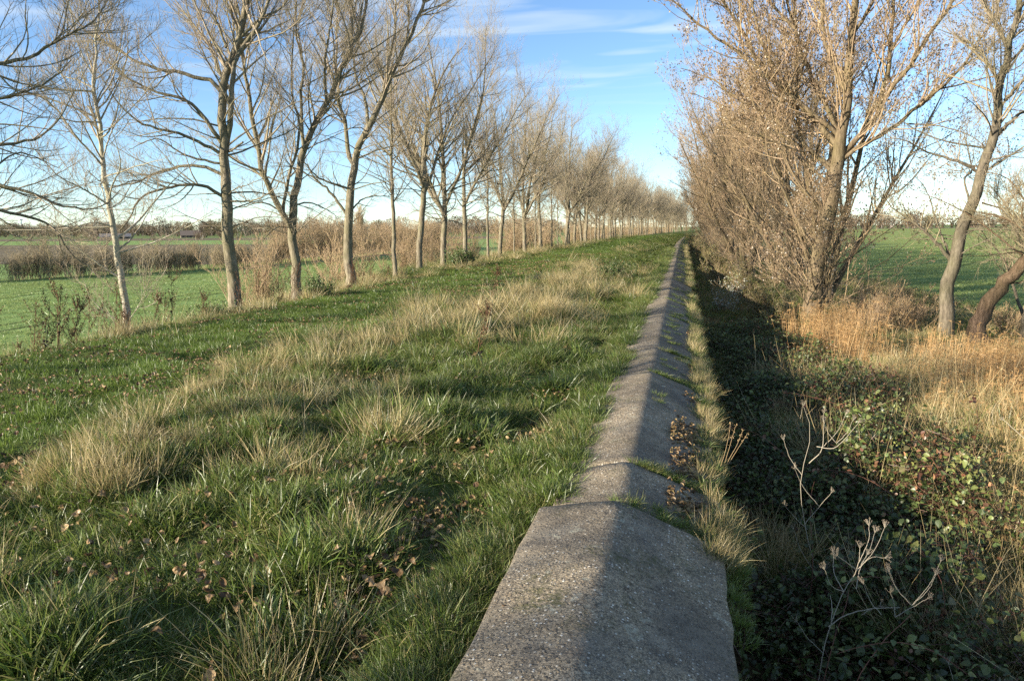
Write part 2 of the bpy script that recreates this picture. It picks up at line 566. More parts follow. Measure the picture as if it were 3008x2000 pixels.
def gz(u, y, rough=True):
    """ground height at u metres right of the wall ridge, y metres along"""
    u = np.asarray(u, float); y = np.asarray(y, float)
    u, y = np.broadcast_arrays(u, y)
    zt = np.interp(y, [10, 16, 20, 26, 34, 60], [-1.15, -1.08, -1.0, -.70, -.42, -.42])
    z = np.zeros(u.shape)
    prof = [(-22, None, -3.0), (-19, None, -2.85)]
    # left of the wall
    a = np.clip((u + 9.5) / (-12 + 9.5), 0, 1)
    a = a * a * (3 - 2 * a)
    left = np.interp(u, [-9.5, -6, -3, -1.2, -.5], [-.34, -.27, -.21, -.25, -.23])
    left = left * (1 - a) + zt * a
    b = np.clip((u + 12.3) / (-20 + 12.3), 0, 1); b = b * b * (3 - 2 * b)
    left = left * (1 - b) + (-3.0) * b
    right = np.interp(u, [.5, 1.6, 2.6, 4, 6, 9, 14], [-1.35, -1.6, -1.65, -1.45, -1.5, -1.7, -2.4])
    z = np.where(u < .1, left, right)
    if rough:
        k = np.where(u < .1, 1.0, 1.3) * np.clip((u + 19) / 6, 0, 1) * np.clip((12 - u) / 3, 0, 1)
        z = z + np.where((u < -.75) & (u > -5.2), .085, 0) * vnoise(u * 1.6 + 5, y * 1.6, 5) + k * (.05 * vnoise(u * .8, y * .8, 1) + .035 * vnoise(u * 2.1, y * 2.1, 2) + .015 * vnoise(u * 5, y * 5, 3))
    return z


def sheet(name, us, ys, mat, zf, kind='structure', dz=0.0, curve=True):
    U, Y = np.meshgrid(us, ys, indexing='ij')
    X = U + (xc(Y) if curve else 0)
    Z = zf(U, Y) + dz
    V = np.stack([X, Y, Z], -1).reshape(-1, 3)
    i = np.arange(len(us) * len(ys)).reshape(len(us), len(ys))
    q = np.stack([i[:-1, :-1], i[1:, :-1], i[1:, 1:], i[:-1, 1:]], -1)
    me = mesh_np(name, V, q.reshape(-1, 4), None, [mat])
    o = obj(name, me)
    o['kind'] = kind
    return o


ys_d = np.concatenate([np.arange(-70, 0, 3.0), np.arange(0, 26, .16), np.arange(26, 70, .6), np.arange(70, 420, 4)])
us_l = np.concatenate([np.arange(-22, -12.5, .6), np.arange(-12.5, -.001, .16), [0.0]])
us_r = np.concatenate([[.18, .5], np.arange(.66, 9, .25), np.arange(9, 14.1, .5)])
sheet('dike', us_l, ys_d, MAT['dike'], gz)
sheet('ditch_bank', us_r, ys_d, MAT['soil'], gz)

yf = np.array([-70, 0, 40, 80, 120, 200, 300, 420.])
flat = lambda z: (lambda U, Y: np.full(U.shape, z))
sheet('field_left', np.array([-400, -200, -120, -60, -40, -22.]), yf, MAT['wheat'], flat(-3.0))
sheet('field_right', np.array([14., 30, 60, 120, 300, 420]), yf, MAT['pasture'], flat(-2.4))
# ground to the horizon, below everything else
g = mesh_np('ground', [(-6000, -1500, -3.05), (6000, -1500, -3.05), (6000, 7000, -3.05), (-6000, 7000, -3.05)], [[0, 1, 2, 3]], None, [MAT['far_green']])
o = obj('ground', g); o['kind'] = 'structure'


def strip(name, poly, z, mat):
    n = len(poly)
    V = [(x, y, z) for x, y in poly]
    me = bpy.data.meshes.new(name); me.from_pydata(V, [], [list(range(n))]); me.materials.append(mat)
    o = obj(name, me); o['kind'] = 'structure'
    return o


# ------------------------------------------------------------------ the concrete wall
wall = empty('concrete_wall', (0, 0, 0))
tag(wall, 'long low concrete dike wall with a sloped gravelly top running to the horizon', 'wall')
PROF = np.array([(-.470, -.24), (-.476, -.105), (-.468, -.088), (-.45, -.078), (-.32, -.052), (-.18, -.024), (-.06, -.005), (-.02, -.001), (.01, -.004), (.04, -.014),
                 (.12, -.046), (.22, -.087), (.34, -.137), (.46, -.187), (.585, -.238), (.612, -.252), (.62, -.275), (.60, -.42)])


def slab_mesh(length, seed, inset=1.0):
    n = max(4, int(length / .14))
    ys = np.linspace(0, length, n)
    ys[0] = .006; ys[-1] = length - .006
    ys = np.concatenate([[0.002], ys, [length - .002]])
    prof = PROF.copy(); prof[:, 0] = np.where(prof[:, 0] < 0, prof[:, 0] * inset, prof[:, 0])
    U = np.repeat(prof[:, 0][:, None], len(ys), 1); Z = np.repeat(prof[:, 1][:, None], len(ys), 1)
    Y = np.repeat(ys[None], len(prof), 0)
    wob = .004 * vnoise(U * 3 + seed * 9, Y * 2.3, seed) + .0035 * vnoise(U * 13, Y * 13 + seed * 5, seed + 1)
    Z = Z + wob
    edge = .006 * vnoise(Y * 4 + seed, U * 0, seed + 3) + .006 * vnoise(Y * 17 + seed, U * 0, seed + 4)
    U = U + np.where(np.arange(len(prof))[:, None] < 3, edge, 0) + np.where(np.arange(len(prof))[:, None] > 13, edge * 1.6, 0)
    Z[:, 0] -= .006; Z[:, -1] -= .006
    V = np.stack([U, Y, Z], -1).reshape(-1, 3)
    i = np.arange(V.shape[0]).reshape(len(prof), len(ys))
    q = np.stack([i[:-1, :-1], i[1:, :-1], i[1:, 1:], i[:-1, 1:]], -1).reshape(-1, 4)
    # end faces
    a = len(V)
    low = []
    for j, yy in ((0, 0.002), (len(ys) - 1, length - .002)):
        for k in range(len(prof)):
            low.append((prof[k, 0], yy, -.42))
    V = np.vstack([V, np.array(low)])
    q2 = []
    np_ = len(prof)
    for k in range(np_ - 1):
        q2.append((i[k, 0], a + k, a + k + 1, i[k + 1, 0]))
        q2.append((i[k, -1], i[k + 1, -1], a + np_ + k + 1, a + np_ + k))
    me = mesh_np('coping_slab', V, np.vstack([q, np.array(q2)]), None, [MAT['concrete']], True)
    return me


joints = [-4.2, -1.9, 0.35, 4.47, 5.35, 8.9, 10.8, 15.1, 18.2]
while joints[-1] < 128: joints.append(joints[-1] + 3.6)
shared = None
slab_n = 0
for k in range(len(joints) - 1):
    y0, y1 = joints[k], joints[k + 1]
    if k < 12:
        me = slab_mesh(y1 - y0 - .012, k, 1.0 if k < 3 else .88 + .04 * math.sin(k * 2.3))
    else:
        if k < 15 or shared is None:
            shared = (shared or []) + [slab_mesh(3.6 - .012, k, .88)]
        me = shared[k % len(shared)]
    o = obj('coping_slab', me, wall, (float(xc(y0)) + rng.normal(0, .006) + (0 if k < 3 else .02), y0, 0.0 if k < 3 else -.035 + rng.normal(0, .006)))
    o.rotation_euler = (0, rng.normal(0, .008), -math.atan2(float(xc(y1) - xc(y0)), y1 - y0) + rng.normal(0, .0012))
# the body under the coping, its face to the ditch
ysb = np.arange(-5, 130, 2.5)
V = []; q = []
for k, y in enumerate(ysb):
    c = float(xc(y))
    V += [(c - .33, y, -.6), (c - .33, y, -.19), (c + .545, y, -.36), (c + .53, y, -1.75)]
    if k:
        a = (k - 1) * 4; b = k * 4
        q += [(a, b, b + 1, a + 1), (a + 1, b + 1, b + 2, a + 2), (a + 2, b + 2, b + 3, a + 3)]
obj('wall_face', mesh_np('wall_face', V, q, None, [MAT['concrete']], False), wall)

# ------------------------------------------------------------------ trees
PI = math.pi


def limb_set(lines, K, s, depth_amp=.35, wob=.004):
    """lines: list of (points, r0, r1) with points (x right, z up[, y depth]) -> arrays"""
    P = []; R = []
    for pts, r0, r1 in lines:
        p = []
        dy = rng.normal(0, depth_amp)
        n = len(pts)
        for i, q in enumerate(pts):
            yy = q[2] if len(q) > 2 else dy * i / max(1, n - 1) * (1 + .2 * rng.normal())
            p.append((q[0] * s, yy * (s if len(q) > 2 else 1.0), q[1] * s))
        P.append(smooth_line(p, K))
        R.append(np.linspace(r0, r1, K))
    P = np.array(P); R = np.array(R)
    amp = np.clip(R[:, :1] * .25, wob, .03)
    P[:, 1:-1] += rng.normal(size=P[:, 1:-1].shape) * amp[..., None]
    return P, R


def crown_from(Gc, P1, R1, n2, n3, n4, H, twig_r=.0028, up2=.55, up3=.55, up4=.5, l2=.42, l3=.48, l4=.5, t2=(.22, .98), a2=(.5, 1.05), maxl2=3.6, power2=1.3,
               w2=.09, leaf=None, twig_len=(.28, .85)):
    """branches, side shoots and twigs over main limbs; returns twig lines"""
    b, d, L, r = sprout(P1, R1, n2, t2[0], t2[1], a2[0], a2[1], l2, .45, .25, power2)
    L = np.clip(L, .5, maxl2)
    P2, R2 = grow(b, d, L, np.minimum(r * .5, .008 + L * .011), np.full(n2, .0045), 9, w2, up2)
    Gc.tubes(P2, R2, 4)
    b, d, L, r = sprout(np.concatenate([P2, P1[:, -9:] if P1.shape[1] >= 9 else P2[:1]]), np.concatenate([R2, R1[:, -9:] if P1.shape[1] >= 9 else R2[:1]]),
                        n3, .12, 1.0, .45, 1.0, l3, .4, .2, 1.0)
    L = np.clip(L, .4, 1.9)
    P3, R3 = grow(b, d, L, np.minimum(r * .7, .003 + L * .004), np.full(n3, twig_r * .8), 5, .12, up3)
    Gc.tubes(P3, R3, 3)
    b, d, L, r = sprout(P3, R3, n4, .08, 1.0, .4, .95, l4, .35, .25, 1.0)
    L = np.clip(L, twig_len[0], twig_len[1])
    P4, R4 = grow(b, d, L, np.full(n4, twig_r), np.full(n4, twig_r * .55), 3, .17, up4)
    Gc.tubes(P4, R4, 3)
    return P2, P3, P4


def low_branches(P0, R0, Gt, Gc, n, z0, z1, nt=1.0):
    """long thin branches low on the stem that reach out and hang a little"""
    L0 = P0[0, :, 2]
    t = rng.uniform(z0, z1, n)
    b = np.stack([np.interp(t, L0, P0[0, :, j]) for j in range(3)], 1)
    a = rng.uniform(0, 2 * PI, n); e = rng.uniform(-.05, .75, n)
    d = np.stack([np.cos(a) * np.cos(e), np.sin(a) * np.cos(e), np.sin(e)], 1)
    L = rng.uniform(1.4, 3.6, n)
    P, R = grow(b, d, L, .008 + L * .006, np.full(n, .004), 14, .085, rng.uniform(-.55, .35, n))
    Gt.tubes(P, R, 5)
    m = int(n * 9 * nt)
    b, d, L, r = sprout(P, R, m, .2, 1.0, .4, 1.1, .36, .3, 0)
    P3, R3 = grow(b, d, np.clip(L, .3, 1.3), np.minimum(r * .6, .006), np.full(m, .0024), 6, .12, rng.uniform(-.5, .6, m))
    Gc.tubes(P3, R3, 3)
    m = int(n * 36 * nt)
    b, d, L, r = sprout(P3, R3, m, .1, 1.0, .4, 1.0, .5, .3, .1)
    P4, R4 = grow(b, d, np.clip(L, .15, .5), np.full(m, .0026), np.full(m, .0015), 3, .16, .3)
    Gc.tubes(P4, R4, 3)


def finish_tree(Gt, Gc, bark, twig, Gl=None, leafmat=None):
    out = [('trunk', Gt.mesh('trunk', [bark])), ('crown', Gc.mesh('crown', [twig]))]
    if Gl is not None and Gl.n:
        out.append(('foliage', Gl.mesh('foliage', [leafmat], False)))
    return out


def flare(P, R):
    """root flare on a trunk line"""
    z = P[..., 2] - P[..., :1, 2]
    return R * (1 + .55 * np.exp(-np.maximum(z, 0) / .22))


def place_tree(name, parts, loc, rz, scale, label, group=None, cat='tree', lean=(0, 0)):
    o = empty(name, loc, rz, scale)
    o.rotation_euler = (lean[0], lean[1], rz)
    tag(o, label, cat, group)
    for n, me in parts:
        part(n, me, o)
    return o


def poplar(seed, H=13.0, r=.17, fork=.28, leaders=3, thin=False):
    """generic bare poplar: clear stem, ascending leaders, fine upswept twigs"""
    global rng
    rng = np.random.default_rng(seed)
    Gt, Gc = Geo(), Geo()
    hf = H * fork * rng.uniform(.85, 1.15)
    lean = rng.normal(0, .03, 2)
    trunk = [(0, 0, -.35), (lean[0] * hf * .3, lean[1] * hf * .3, hf * .35), (lean[0] * hf, lean[1] * hf, hf * .75), (lean[0] * hf * 1.3, lean[1] * hf * 1.3, hf * 1.02)]
    lines = []
    if thin:
        trunk = [(0, 0, -.35), (lean[0], lean[1], H * .3), (-lean[0] * 2, lean[1] * 2, H * .6), (lean[0], -lean[1] * 2, H * .95)]
        P0 = smooth_line(trunk, 24)[None]; P0[:, 2:-1] += rng.normal(size=P0[:, 2:-1].shape) * .02
        R0 = flare(P0, np.linspace(r, .012, 24)[None])
        Gt.tubes(P0, R0, 9)
        n = 16
        b, d, L, rr = sprout(P0, R0, n, .24, .9, .6, 1.0, .33, .75, 0)
        P1, R1 = grow(b, d, np.clip(L, 1, 3.8), rr * .38, np.full(n, .007), 12, .07, .8)
        Gt.tubes(P1, R1, 6)
        PA = P0[:, 8:20]; RA = R0[:, 8:20]
        P1 = np.concatenate([P1, PA]); R1 = np.concatenate([R1, RA])
        low_branches(P0, None, Gt, Gc, 12, H * .16, H * .5)
        crown_from(Gc, P1, R1, 85, 600, 3400, H, t2=(.15, 1), maxl2=2.2)
        return finish_tree(Gt, Gc, MAT['poplar_bark'], MAT['poplar_twig'])
    P0 = smooth_line(trunk, 14)[None]
    P0[:, 3:-1] += rng.normal(size=P0[:, 3:-1].shape) * .012
    R0 = flare(P0, np.linspace(r, r * .82, 14)[None])
    Gt.tubes(P0, R0, 12)
    top = P0[0, -1]
    az0 = rng.uniform(0, 2 * PI)
    base = []; dr = []; LL = []; r0 = []
    for k in range(leaders):
        az = az0 + k * 2 * PI / leaders + rng.normal(0, .3)
        tilt = rng.uniform(.32, .72) if k else rng.uniform(.05, .2)
        base.append(P0[0, -1 - (k % 3)]); dr.append((math.sin(tilt) * math.cos(az), math.sin(tilt) * math.sin(az), math.cos(tilt)))
        LL.append((H - hf) * rng.uniform(.86, 1.03) / math.cos(tilt * .7)); r0.append(r * (.78 if k == 0 else rng.uniform(.5, .68)))
    P1, R1 = grow(np.array(base), np.array(dr), np.array(LL), np.array(r0), np.full(leaders, .012), 22, .055, .30)
    Gt.tubes(P1, R1, 9)
    # strong side limbs, the low ones long and arching
    n = 9 * leaders
    b, d, L, rr = sprout(P1, R1, n, .04, .62, .5, .95, .42, .55, .1)
    Ps, Rs = grow(b, d, np.clip(L, 1.4, 5.0), np.minimum(rr * .5, .05), np.full(n, .008), 14, .075, .75)
    Gt.tubes(Ps, Rs, 7)
    nl = 4
    b, d, L, rr = sprout(P0, R0, nl, .72, .98, 1.05, 1.45, .5, 0, .1)
    Pl, Rl = grow(b, d, rng.uniform(2.2, 3.8, nl), rng.uniform(.03, .05, nl), np.full(nl, .007), 14, .09, .55)
    Gt.tubes(Pl, Rl, 6)
    def rs(P, R, K=22):
        i = np.linspace(0, P.shape[1] - 1, K)
        k = np.minimum(i.astype(int), P.shape[1] - 2); f = (i - k)
        return P[:, k] * (1 - f)[None, :, None] + P[:, k + 1] * f[None, :, None], R[:, k] * (1 - f) + R[:, k + 1] * f
    a = rs(Ps, Rs); c = rs(Pl, Rl)
    low_branches(np.concatenate([P0, P1[:1]], 1), None, Gt, Gc, 16, H * .17, H * .42)
    crown_from(Gc, np.concatenate([P1, a[0], c[0]]), np.concatenate([R1, a[1], c[1]]), 215, 1450, 7000, H, t2=(.16, 1.0), maxl2=3.2, l2=.5, a2=(.5, 1.2))
    return finish_tree(Gt, Gc, MAT['poplar_bark'], MAT['poplar_twig'])


def traced_tree(seed, s, trunk, limbs, r, n=(110, 700, 4600), bark='poplar_bark', twig='poplar_twig', depth_amp=.9, extra=None, maxl2=2.2, leaves=0, leafcols=None, twig_r=.0028, l2=.42, up2=.55, t2=(.2, .98), nside=12, shear=0.0, low=14):
    """a tree with its own stem and main limbs, given as (right, up) points in units of s metres"""
    global rng
    rng = np.random.default_rng(seed)
    Gt, Gc, Gl = Geo(), Geo(), Geo()
    P0, R0 = limb_set([([(p[0], p[1]) + tuple(p[2:]) for p in trunk], r[0], r[1])], 30, s, .1)
    R0 = flare(P0, R0)
    P0[:, 0, 2] -= .3
    P0[..., 0] += shear * P0[..., 2]
    Gt.tubes(P0, R0, nside)
    P1, R1 = limb_set(limbs, 22, s, depth_amp)
    P1[..., 0] += shear * P1[..., 2]
    Gt.tubes(P1, R1, 8)
    if low: low_branches(P0, None, Gt, Gc, low, 2.2, 6.0)
    i = np.linspace(10, 29, 22).astype(int)
    PA, RA = P0[:, i], R0[:, i]
    allP = np.concatenate([P1, PA]); allR = np.concatenate([R1, RA])
    if extra:
        m = extra
        b, d, L, rr = sprout(allP, allR, m, .15, .9, .5, 1.0, .36, .5, .15)
        Pe, Re = grow(b, d, np.clip(L, .8, 3.2), np.minimum(rr * .5, .035), np.full(m, .007), 22, .05, .7)
        Gt.tubes(Pe, Re, 6)
        allP = np.concatenate([allP, Pe]); allR = np.concatenate([allR, Re])
    P2, P3, P4 = crown_from(Gc, allP, allR, n[0], n[1], n[2], 0, t2=t2, maxl2=maxl2, twig_r=twig_r, l2=l2, up2=up2)
    if leaves:
        put_leaves(Gl, P4, leaves, leafcols)
    return finish_tree(Gt, Gc, MAT[bark], MAT[twig], Gl, MAT['tree_leaf'])


LEAFC = np.array([(.29, .19, .105), (.36, .25, .14), (.23, .155, .085), (.43, .33, .205), (.58, .53, .43), (.17, .13, .075)])
LEAFP = np.array([.28, .26, .17, .15, .06, .08])


def put_leaves(Gl, P4, n, cols=None, size=(.035, .065)):
    c, p = (LEAFC, LEAFP) if cols is None else cols
    i = rng.integers(0, len(P4), n); k = rng.integers(1, P4.shape[1], n)
    pos = P4[i, k] + rng.normal(size=(n, 3)) * .012
    ax = rng.normal(size=(n, 3)); ax[:, 2] -= .9
    C = c[rng.choice(len(c), n, p=p)] * rng.uniform(.75, 1.25, (n, 1))
    Gl.leaves(pos, rng.uniform(size[0], size[1], n), C, None, .6, .2, ax)


ROW = -12.0


def row_loc(u, y):
    return (u + float(xc(y)), y, float(gz(u, y, False)))


def Z1(pts, b):
    return [((x - b[0]), (b[1] - y)) for x, y in pts]


# --- near trees of the left row, each with its own shape
b = (1080, 1430)
treeA = traced_tree(11, .0061, Z1([(1080, 1430), (1072, 1150), (1048, 900), (1040, 650), (1032, 470), (1040, 330), (1105, 160), (1135, 0), (1170, -240), (1180, -520), (1190, -760)], b),
    [(Z1(p, b), r0, r1) for p, r0, r1 in [
        ([(1046, 640), (1068, 500), (1092, 250), (1165, 140), (1235, 0), (1290, -180), (1320, -420)], .085, .012),
        ([(1030, 610), (965, 520), (890, 440), (780, 410), (650, 350), (560, 260)], .06, .009),
        ([(1036, 400), (985, 345), (880, 320), (720, 290), (600, 220), (480, 140), (400, 30)], .06, .009),
        ([(1036, 660), (930, 610), (850, 580), (700, 540), (620, 460), (560, 360)], .05, .008),
        ([(1040, 705), (960, 690), (860, 660), (760, 600), (650, 650)], .035, .007),
        ([(1042, 755), (970, 720), (880, 710), (760, 740), (650, 790), (540, 790), (470, 730)], .05, .008),
        ([(1046, 855), (960, 805), (860, 800), (750, 830), (690, 870), (640, 970), (560, 1060)], .05, .007),
        ([(1050, 870), (1150, 870), (1230, 835), (1290, 770)], .03, .007),
        ([(1060, 650), (1085, 640), (1118, 616)], .03, .022),
        ([(1036, 340), (1000, 240), (970, 150), (900, 40), (860, -120)], .05, .01),
        ([(1110, 160), (1080, 60), (1040, -60), (1030, -260)], .05, .01),
        ([(1110, 155), (1190, 80), (1290, 20), (1380, -120)], .045, .009),
        ([(1050, 200), (1010, 80), (930, -40), (820, -160)], .035, .008)]],
    (.185, .014), (280, 1750, 8600), extra=36, maxl2=2.8, l2=.48, shear=.05)
b = (600, 1520)
treeT0 = traced_tree(12, .0050, Z1([(600, 1520), (575, 1300), (550, 1080), (520, 900), (495, 700), (470, 500), (460, 300), (470, 120), (482, -60), (485, -200)], b),
    [(Z1(p, b), r0, r1) for p, r0, r1 in [
        ([(510, 860), (420, 800), (330, 750), (240, 640)], .022, .006),
        ([(488, 690), (400, 590), (300, 460), (160, 420)], .024, .006),
        ([(566, 1195), (480, 1130), (400, 1060), (310, 960)], .022, .005),
        ([(555, 1060), (620, 990), (680, 880), (700, 840)], .022, .006),
        ([(515, 880), (570, 830), (620, 720)], .016, .005),
        ([(490, 660), (520, 560), (560, 480), (600, 380)], .018, .005),
        ([(475, 540), (400, 440), (330, 300), (290, 150)], .020, .005),
        ([(466, 420), (520, 300), (560, 180), (570, 60)], .017, .005),
        ([(462, 330), (410, 220), (380, 100), (360, -40)], .016, .005),
        ([(530, 960), (450, 940), (350, 960), (260, 900)], .016, .005),
        ([(470, 560), (540, 520), (640, 420), (700, 330)], .016, .005),
        ([(590, 1400), (520, 1360), (440, 1280), (410, 1200)], .011, .004),
        ([(592, 1440), (540, 1400), (470, 1270)], .010, .004),
        ([(588, 1390), (640, 1290), (655, 1220)], .010, .004)]],
    (.088, .007), (120, 800, 3800), bark='pale_bark', extra=22, maxl2=2.1, depth_amp=.8, l2=.55, shear=.07)
b = (1368, 1310)
treeB = traced_tree(13, .0072, Z1([(1368, 1310), (1362, 1150), (1345, 1000), (1345, 930), (1372, 750), (1412, 580), (1482, 440), (1560, 280), (1640, 100), (1700, -120), (1730, -380)], b),
    [(Z1(p, b), r0, r1) for p, r0, r1 in [
        ([(1345, 960), (1310, 900), (1250, 780), (1205, 600), (1172, 400), (1150, 230), (1140, 20), (1150, -200)], .10, .011),
        ([(1310, 900), (1330, 760), (1365, 640), (1380, 500), (1350, 380), (1360, 150), (1380, -100)], .055, .01),
        ([(1400, 620), (1390, 400), (1400, 250), (1370, 100), (1380, -150)], .06, .01),
        ([(1350, 960), (1300, 890), (1220, 850), (1130, 870), (1060, 850)], .035, .007),
        ([(1360, 860), (1430, 850), (1500, 880), (1560, 920)], .03, .007),
        ([(1345, 960), (1290, 960), (1240, 1000), (1200, 1080)], .02, .006),
        ([(1440, 520), (1520, 470), (1620, 480)], .03, .007),
        ([(1500, 420), (1490, 250), (1520, 60), (1540, -140)], .05, .009),
        ([(1215, 640), (1120, 480), (1090, 360), (1060, 240)], .035, .007)]],
    (.165, .013), (250, 1650, 8200), extra=34, maxl2=2.8, l2=.48, shear=.04)
b = (355, 1300)
treeC = traced_tree(14, .0083, Z1([(355, 1300), (350, 1130), (352, 960), (368, 820), (382, 730), (400, 660), (440, 580), (505, 440), (592, 250), (690, 30), (760, -160), (800, -340)], b),
    [(Z1(p, b), r0, r1) for p, r0, r1 in [
        ([(345, 970), (310, 910), (240, 830), (170, 780), (110, 760), (40, 800)], .06, .008),
        ([(376, 740), (348, 690), (342, 560), (310, 450), (300, 300), (305, 100), (320, -120)], .09, .011),
        ([(365, 850), (300, 830), (220, 800), (150, 720), (90, 690)], .045, .008),
        ([(440, 580), (430, 460), (390, 350), (370, 180), (380, -60)], .065, .01),
        ([(505, 440), (530, 300), (560, 150), (560, -40), (580, -250)], .055, .01),
        ([(590, 250), (620, 120), (610, -60)], .04, .009),
        ([(385, 720), (470, 680), (560, 650), (640, 590)], .035, .008),
        ([(352, 960), (420, 890), (520, 880), (600, 900)], .035, .007),
        ([(340, 560), (260, 480), (190, 470), (120, 380)], .035, .008)]],
    (.19, .013), (270, 1750, 8600), extra=36, maxl2=2.8, l2=.48, shear=.03)

tz = lambda u, y: (u + float(xc(y)), y, float(gz(u, y, False)) - .02)
place_tree('bare_tree', treeT0, tz(-12, 15.4), 0.676, 1, 'slim pale-barked young tree standing left of the first big poplar', 'trees of the left row')
place_tree('bare_tree', treeA, tz(-12, 19.7), 0.56, 1, 'largest near bare poplar on the left with long low limbs reaching left', 'trees of the left row')
place_tree('bare_tree', treeB, tz(-12, 23.4), 0.485, 1, 'bare poplar forking low into two stems, next right of the largest near poplar', 'trees of the left row')
place_tree('bare_tree', treeC, tz(-12, 27.6), 0.42, 1, 'bare poplar with crown leaning right, second right of the largest near poplar', 'trees of the left row')

pops = [poplar(101, 13.2, .17, .30, 3), poplar(102, 12.6, .16, .34, 2), poplar(103, 13.6, .18, .26, 4), poplar(105, 12.8, .165, .30, 3)]
thins = [poplar(104, 12.2, .105, thin=True), poplar(106, 10.5, .075, thin=True)]
near = [(32.2, 't', 0, 'slim straight bare tree fourth from the largest near poplar'), (35.6, 'p', 0, None), (39.6, 'p', 2, None), (43.7, 'p', 1, None), (48.3, 't', 0, None),
        (52.2, 'p', 3, None), (56.8, 't', 1, None), (60.8, 'p', 2, None), (64.9, 't', 1, None), (68.6, 'p', 0, None), (73.2, 't', 0, None), (77.0, 't', 1, None), (80.5, 'p', 3, None)]
labs = {32.2: 'slim straight bare tree with one stem, third right of the largest near poplar', 35.6: 'bare tree just right of the slim straight stem in the left row',
        39.6: 'stout bare tree second right of the slim straight one in the left row', 43.7: 'bare tree third right of the slim straight one in the left row'}
r3 = np.random.default_rng(33)
near_n = 0
ORD = ['', 'first', 'second', 'third', 'fourth', 'fifth', 'sixth', 'seventh', 'eighth', 'ninth', 'tenth', 'eleventh', 'twelfth', 'thirteenth']
for y, k, i, _ in near:
    parts = (pops if k == 'p' else thins)[i]
    lab = labs.get(y) or ORD[near_n] + ' bare tree right of the slim straight one, in the left row'
    near_n += 1
    place_tree('bare_tree', parts, tz(-12 + r3.normal(0, .25), y), r3.uniform(0, 2 * PI), r3.uniform(.9, 1.0), lab, 'trees of the left row')
y = 84.5
k = 0
while y < 345:
    parts = pops[int(r3.integers(0, 4))] if r3.random() < .75 else thins[int(r3.integers(0, 2))]
    place_tree('bare_tree', parts, tz(-12 + r3.normal(0, .3), y), r3.uniform(0, 2 * PI), r3.uniform(.86, 1.08), 'small distant bare tree in the far crowded end of the left row', 'trees of the far left row')
    y += r3.uniform(3.6, 4.6) if y < 200 else r3.uniform(4.4, 5.4)
# the row goes on behind the camera and throws its shade across the dike
y = 11.0
k = 0
while y > -48:
    parts = pops[k % 4] if k % 4 == 0 else thins[k % 2]
    if k == 0: parts = treeA
    place_tree('bare_tree', parts, tz(-12 + r3.normal(0, .2), y), r3.uniform(0, 2 * PI) if y < 10 else .76 + PI, r3.uniform(.95, 1.08),
               'bare tree at the left edge of the photo, only its branches reaching in' if y > 10 else 'bare tree of the left row behind the viewer, throwing shade on the grass',
               'trees of the left row' if y > 10 else 'trees of the left row behind the viewer')
    if k == 0: last_edge = [o_ for o_ in COL.objects if o_.get('label', '').startswith('bare tree at the left edge')][0]; last_edge.scale = (.82,) * 3
    y -= r3.uniform(6.0, 8.5) if k else 5.0
    k += 1

# --- right side: big white poplar full of shoots, leaning bare trees, then a dense row
b = (690, 1390)


def ZR(pts): return Z1(pts, b)


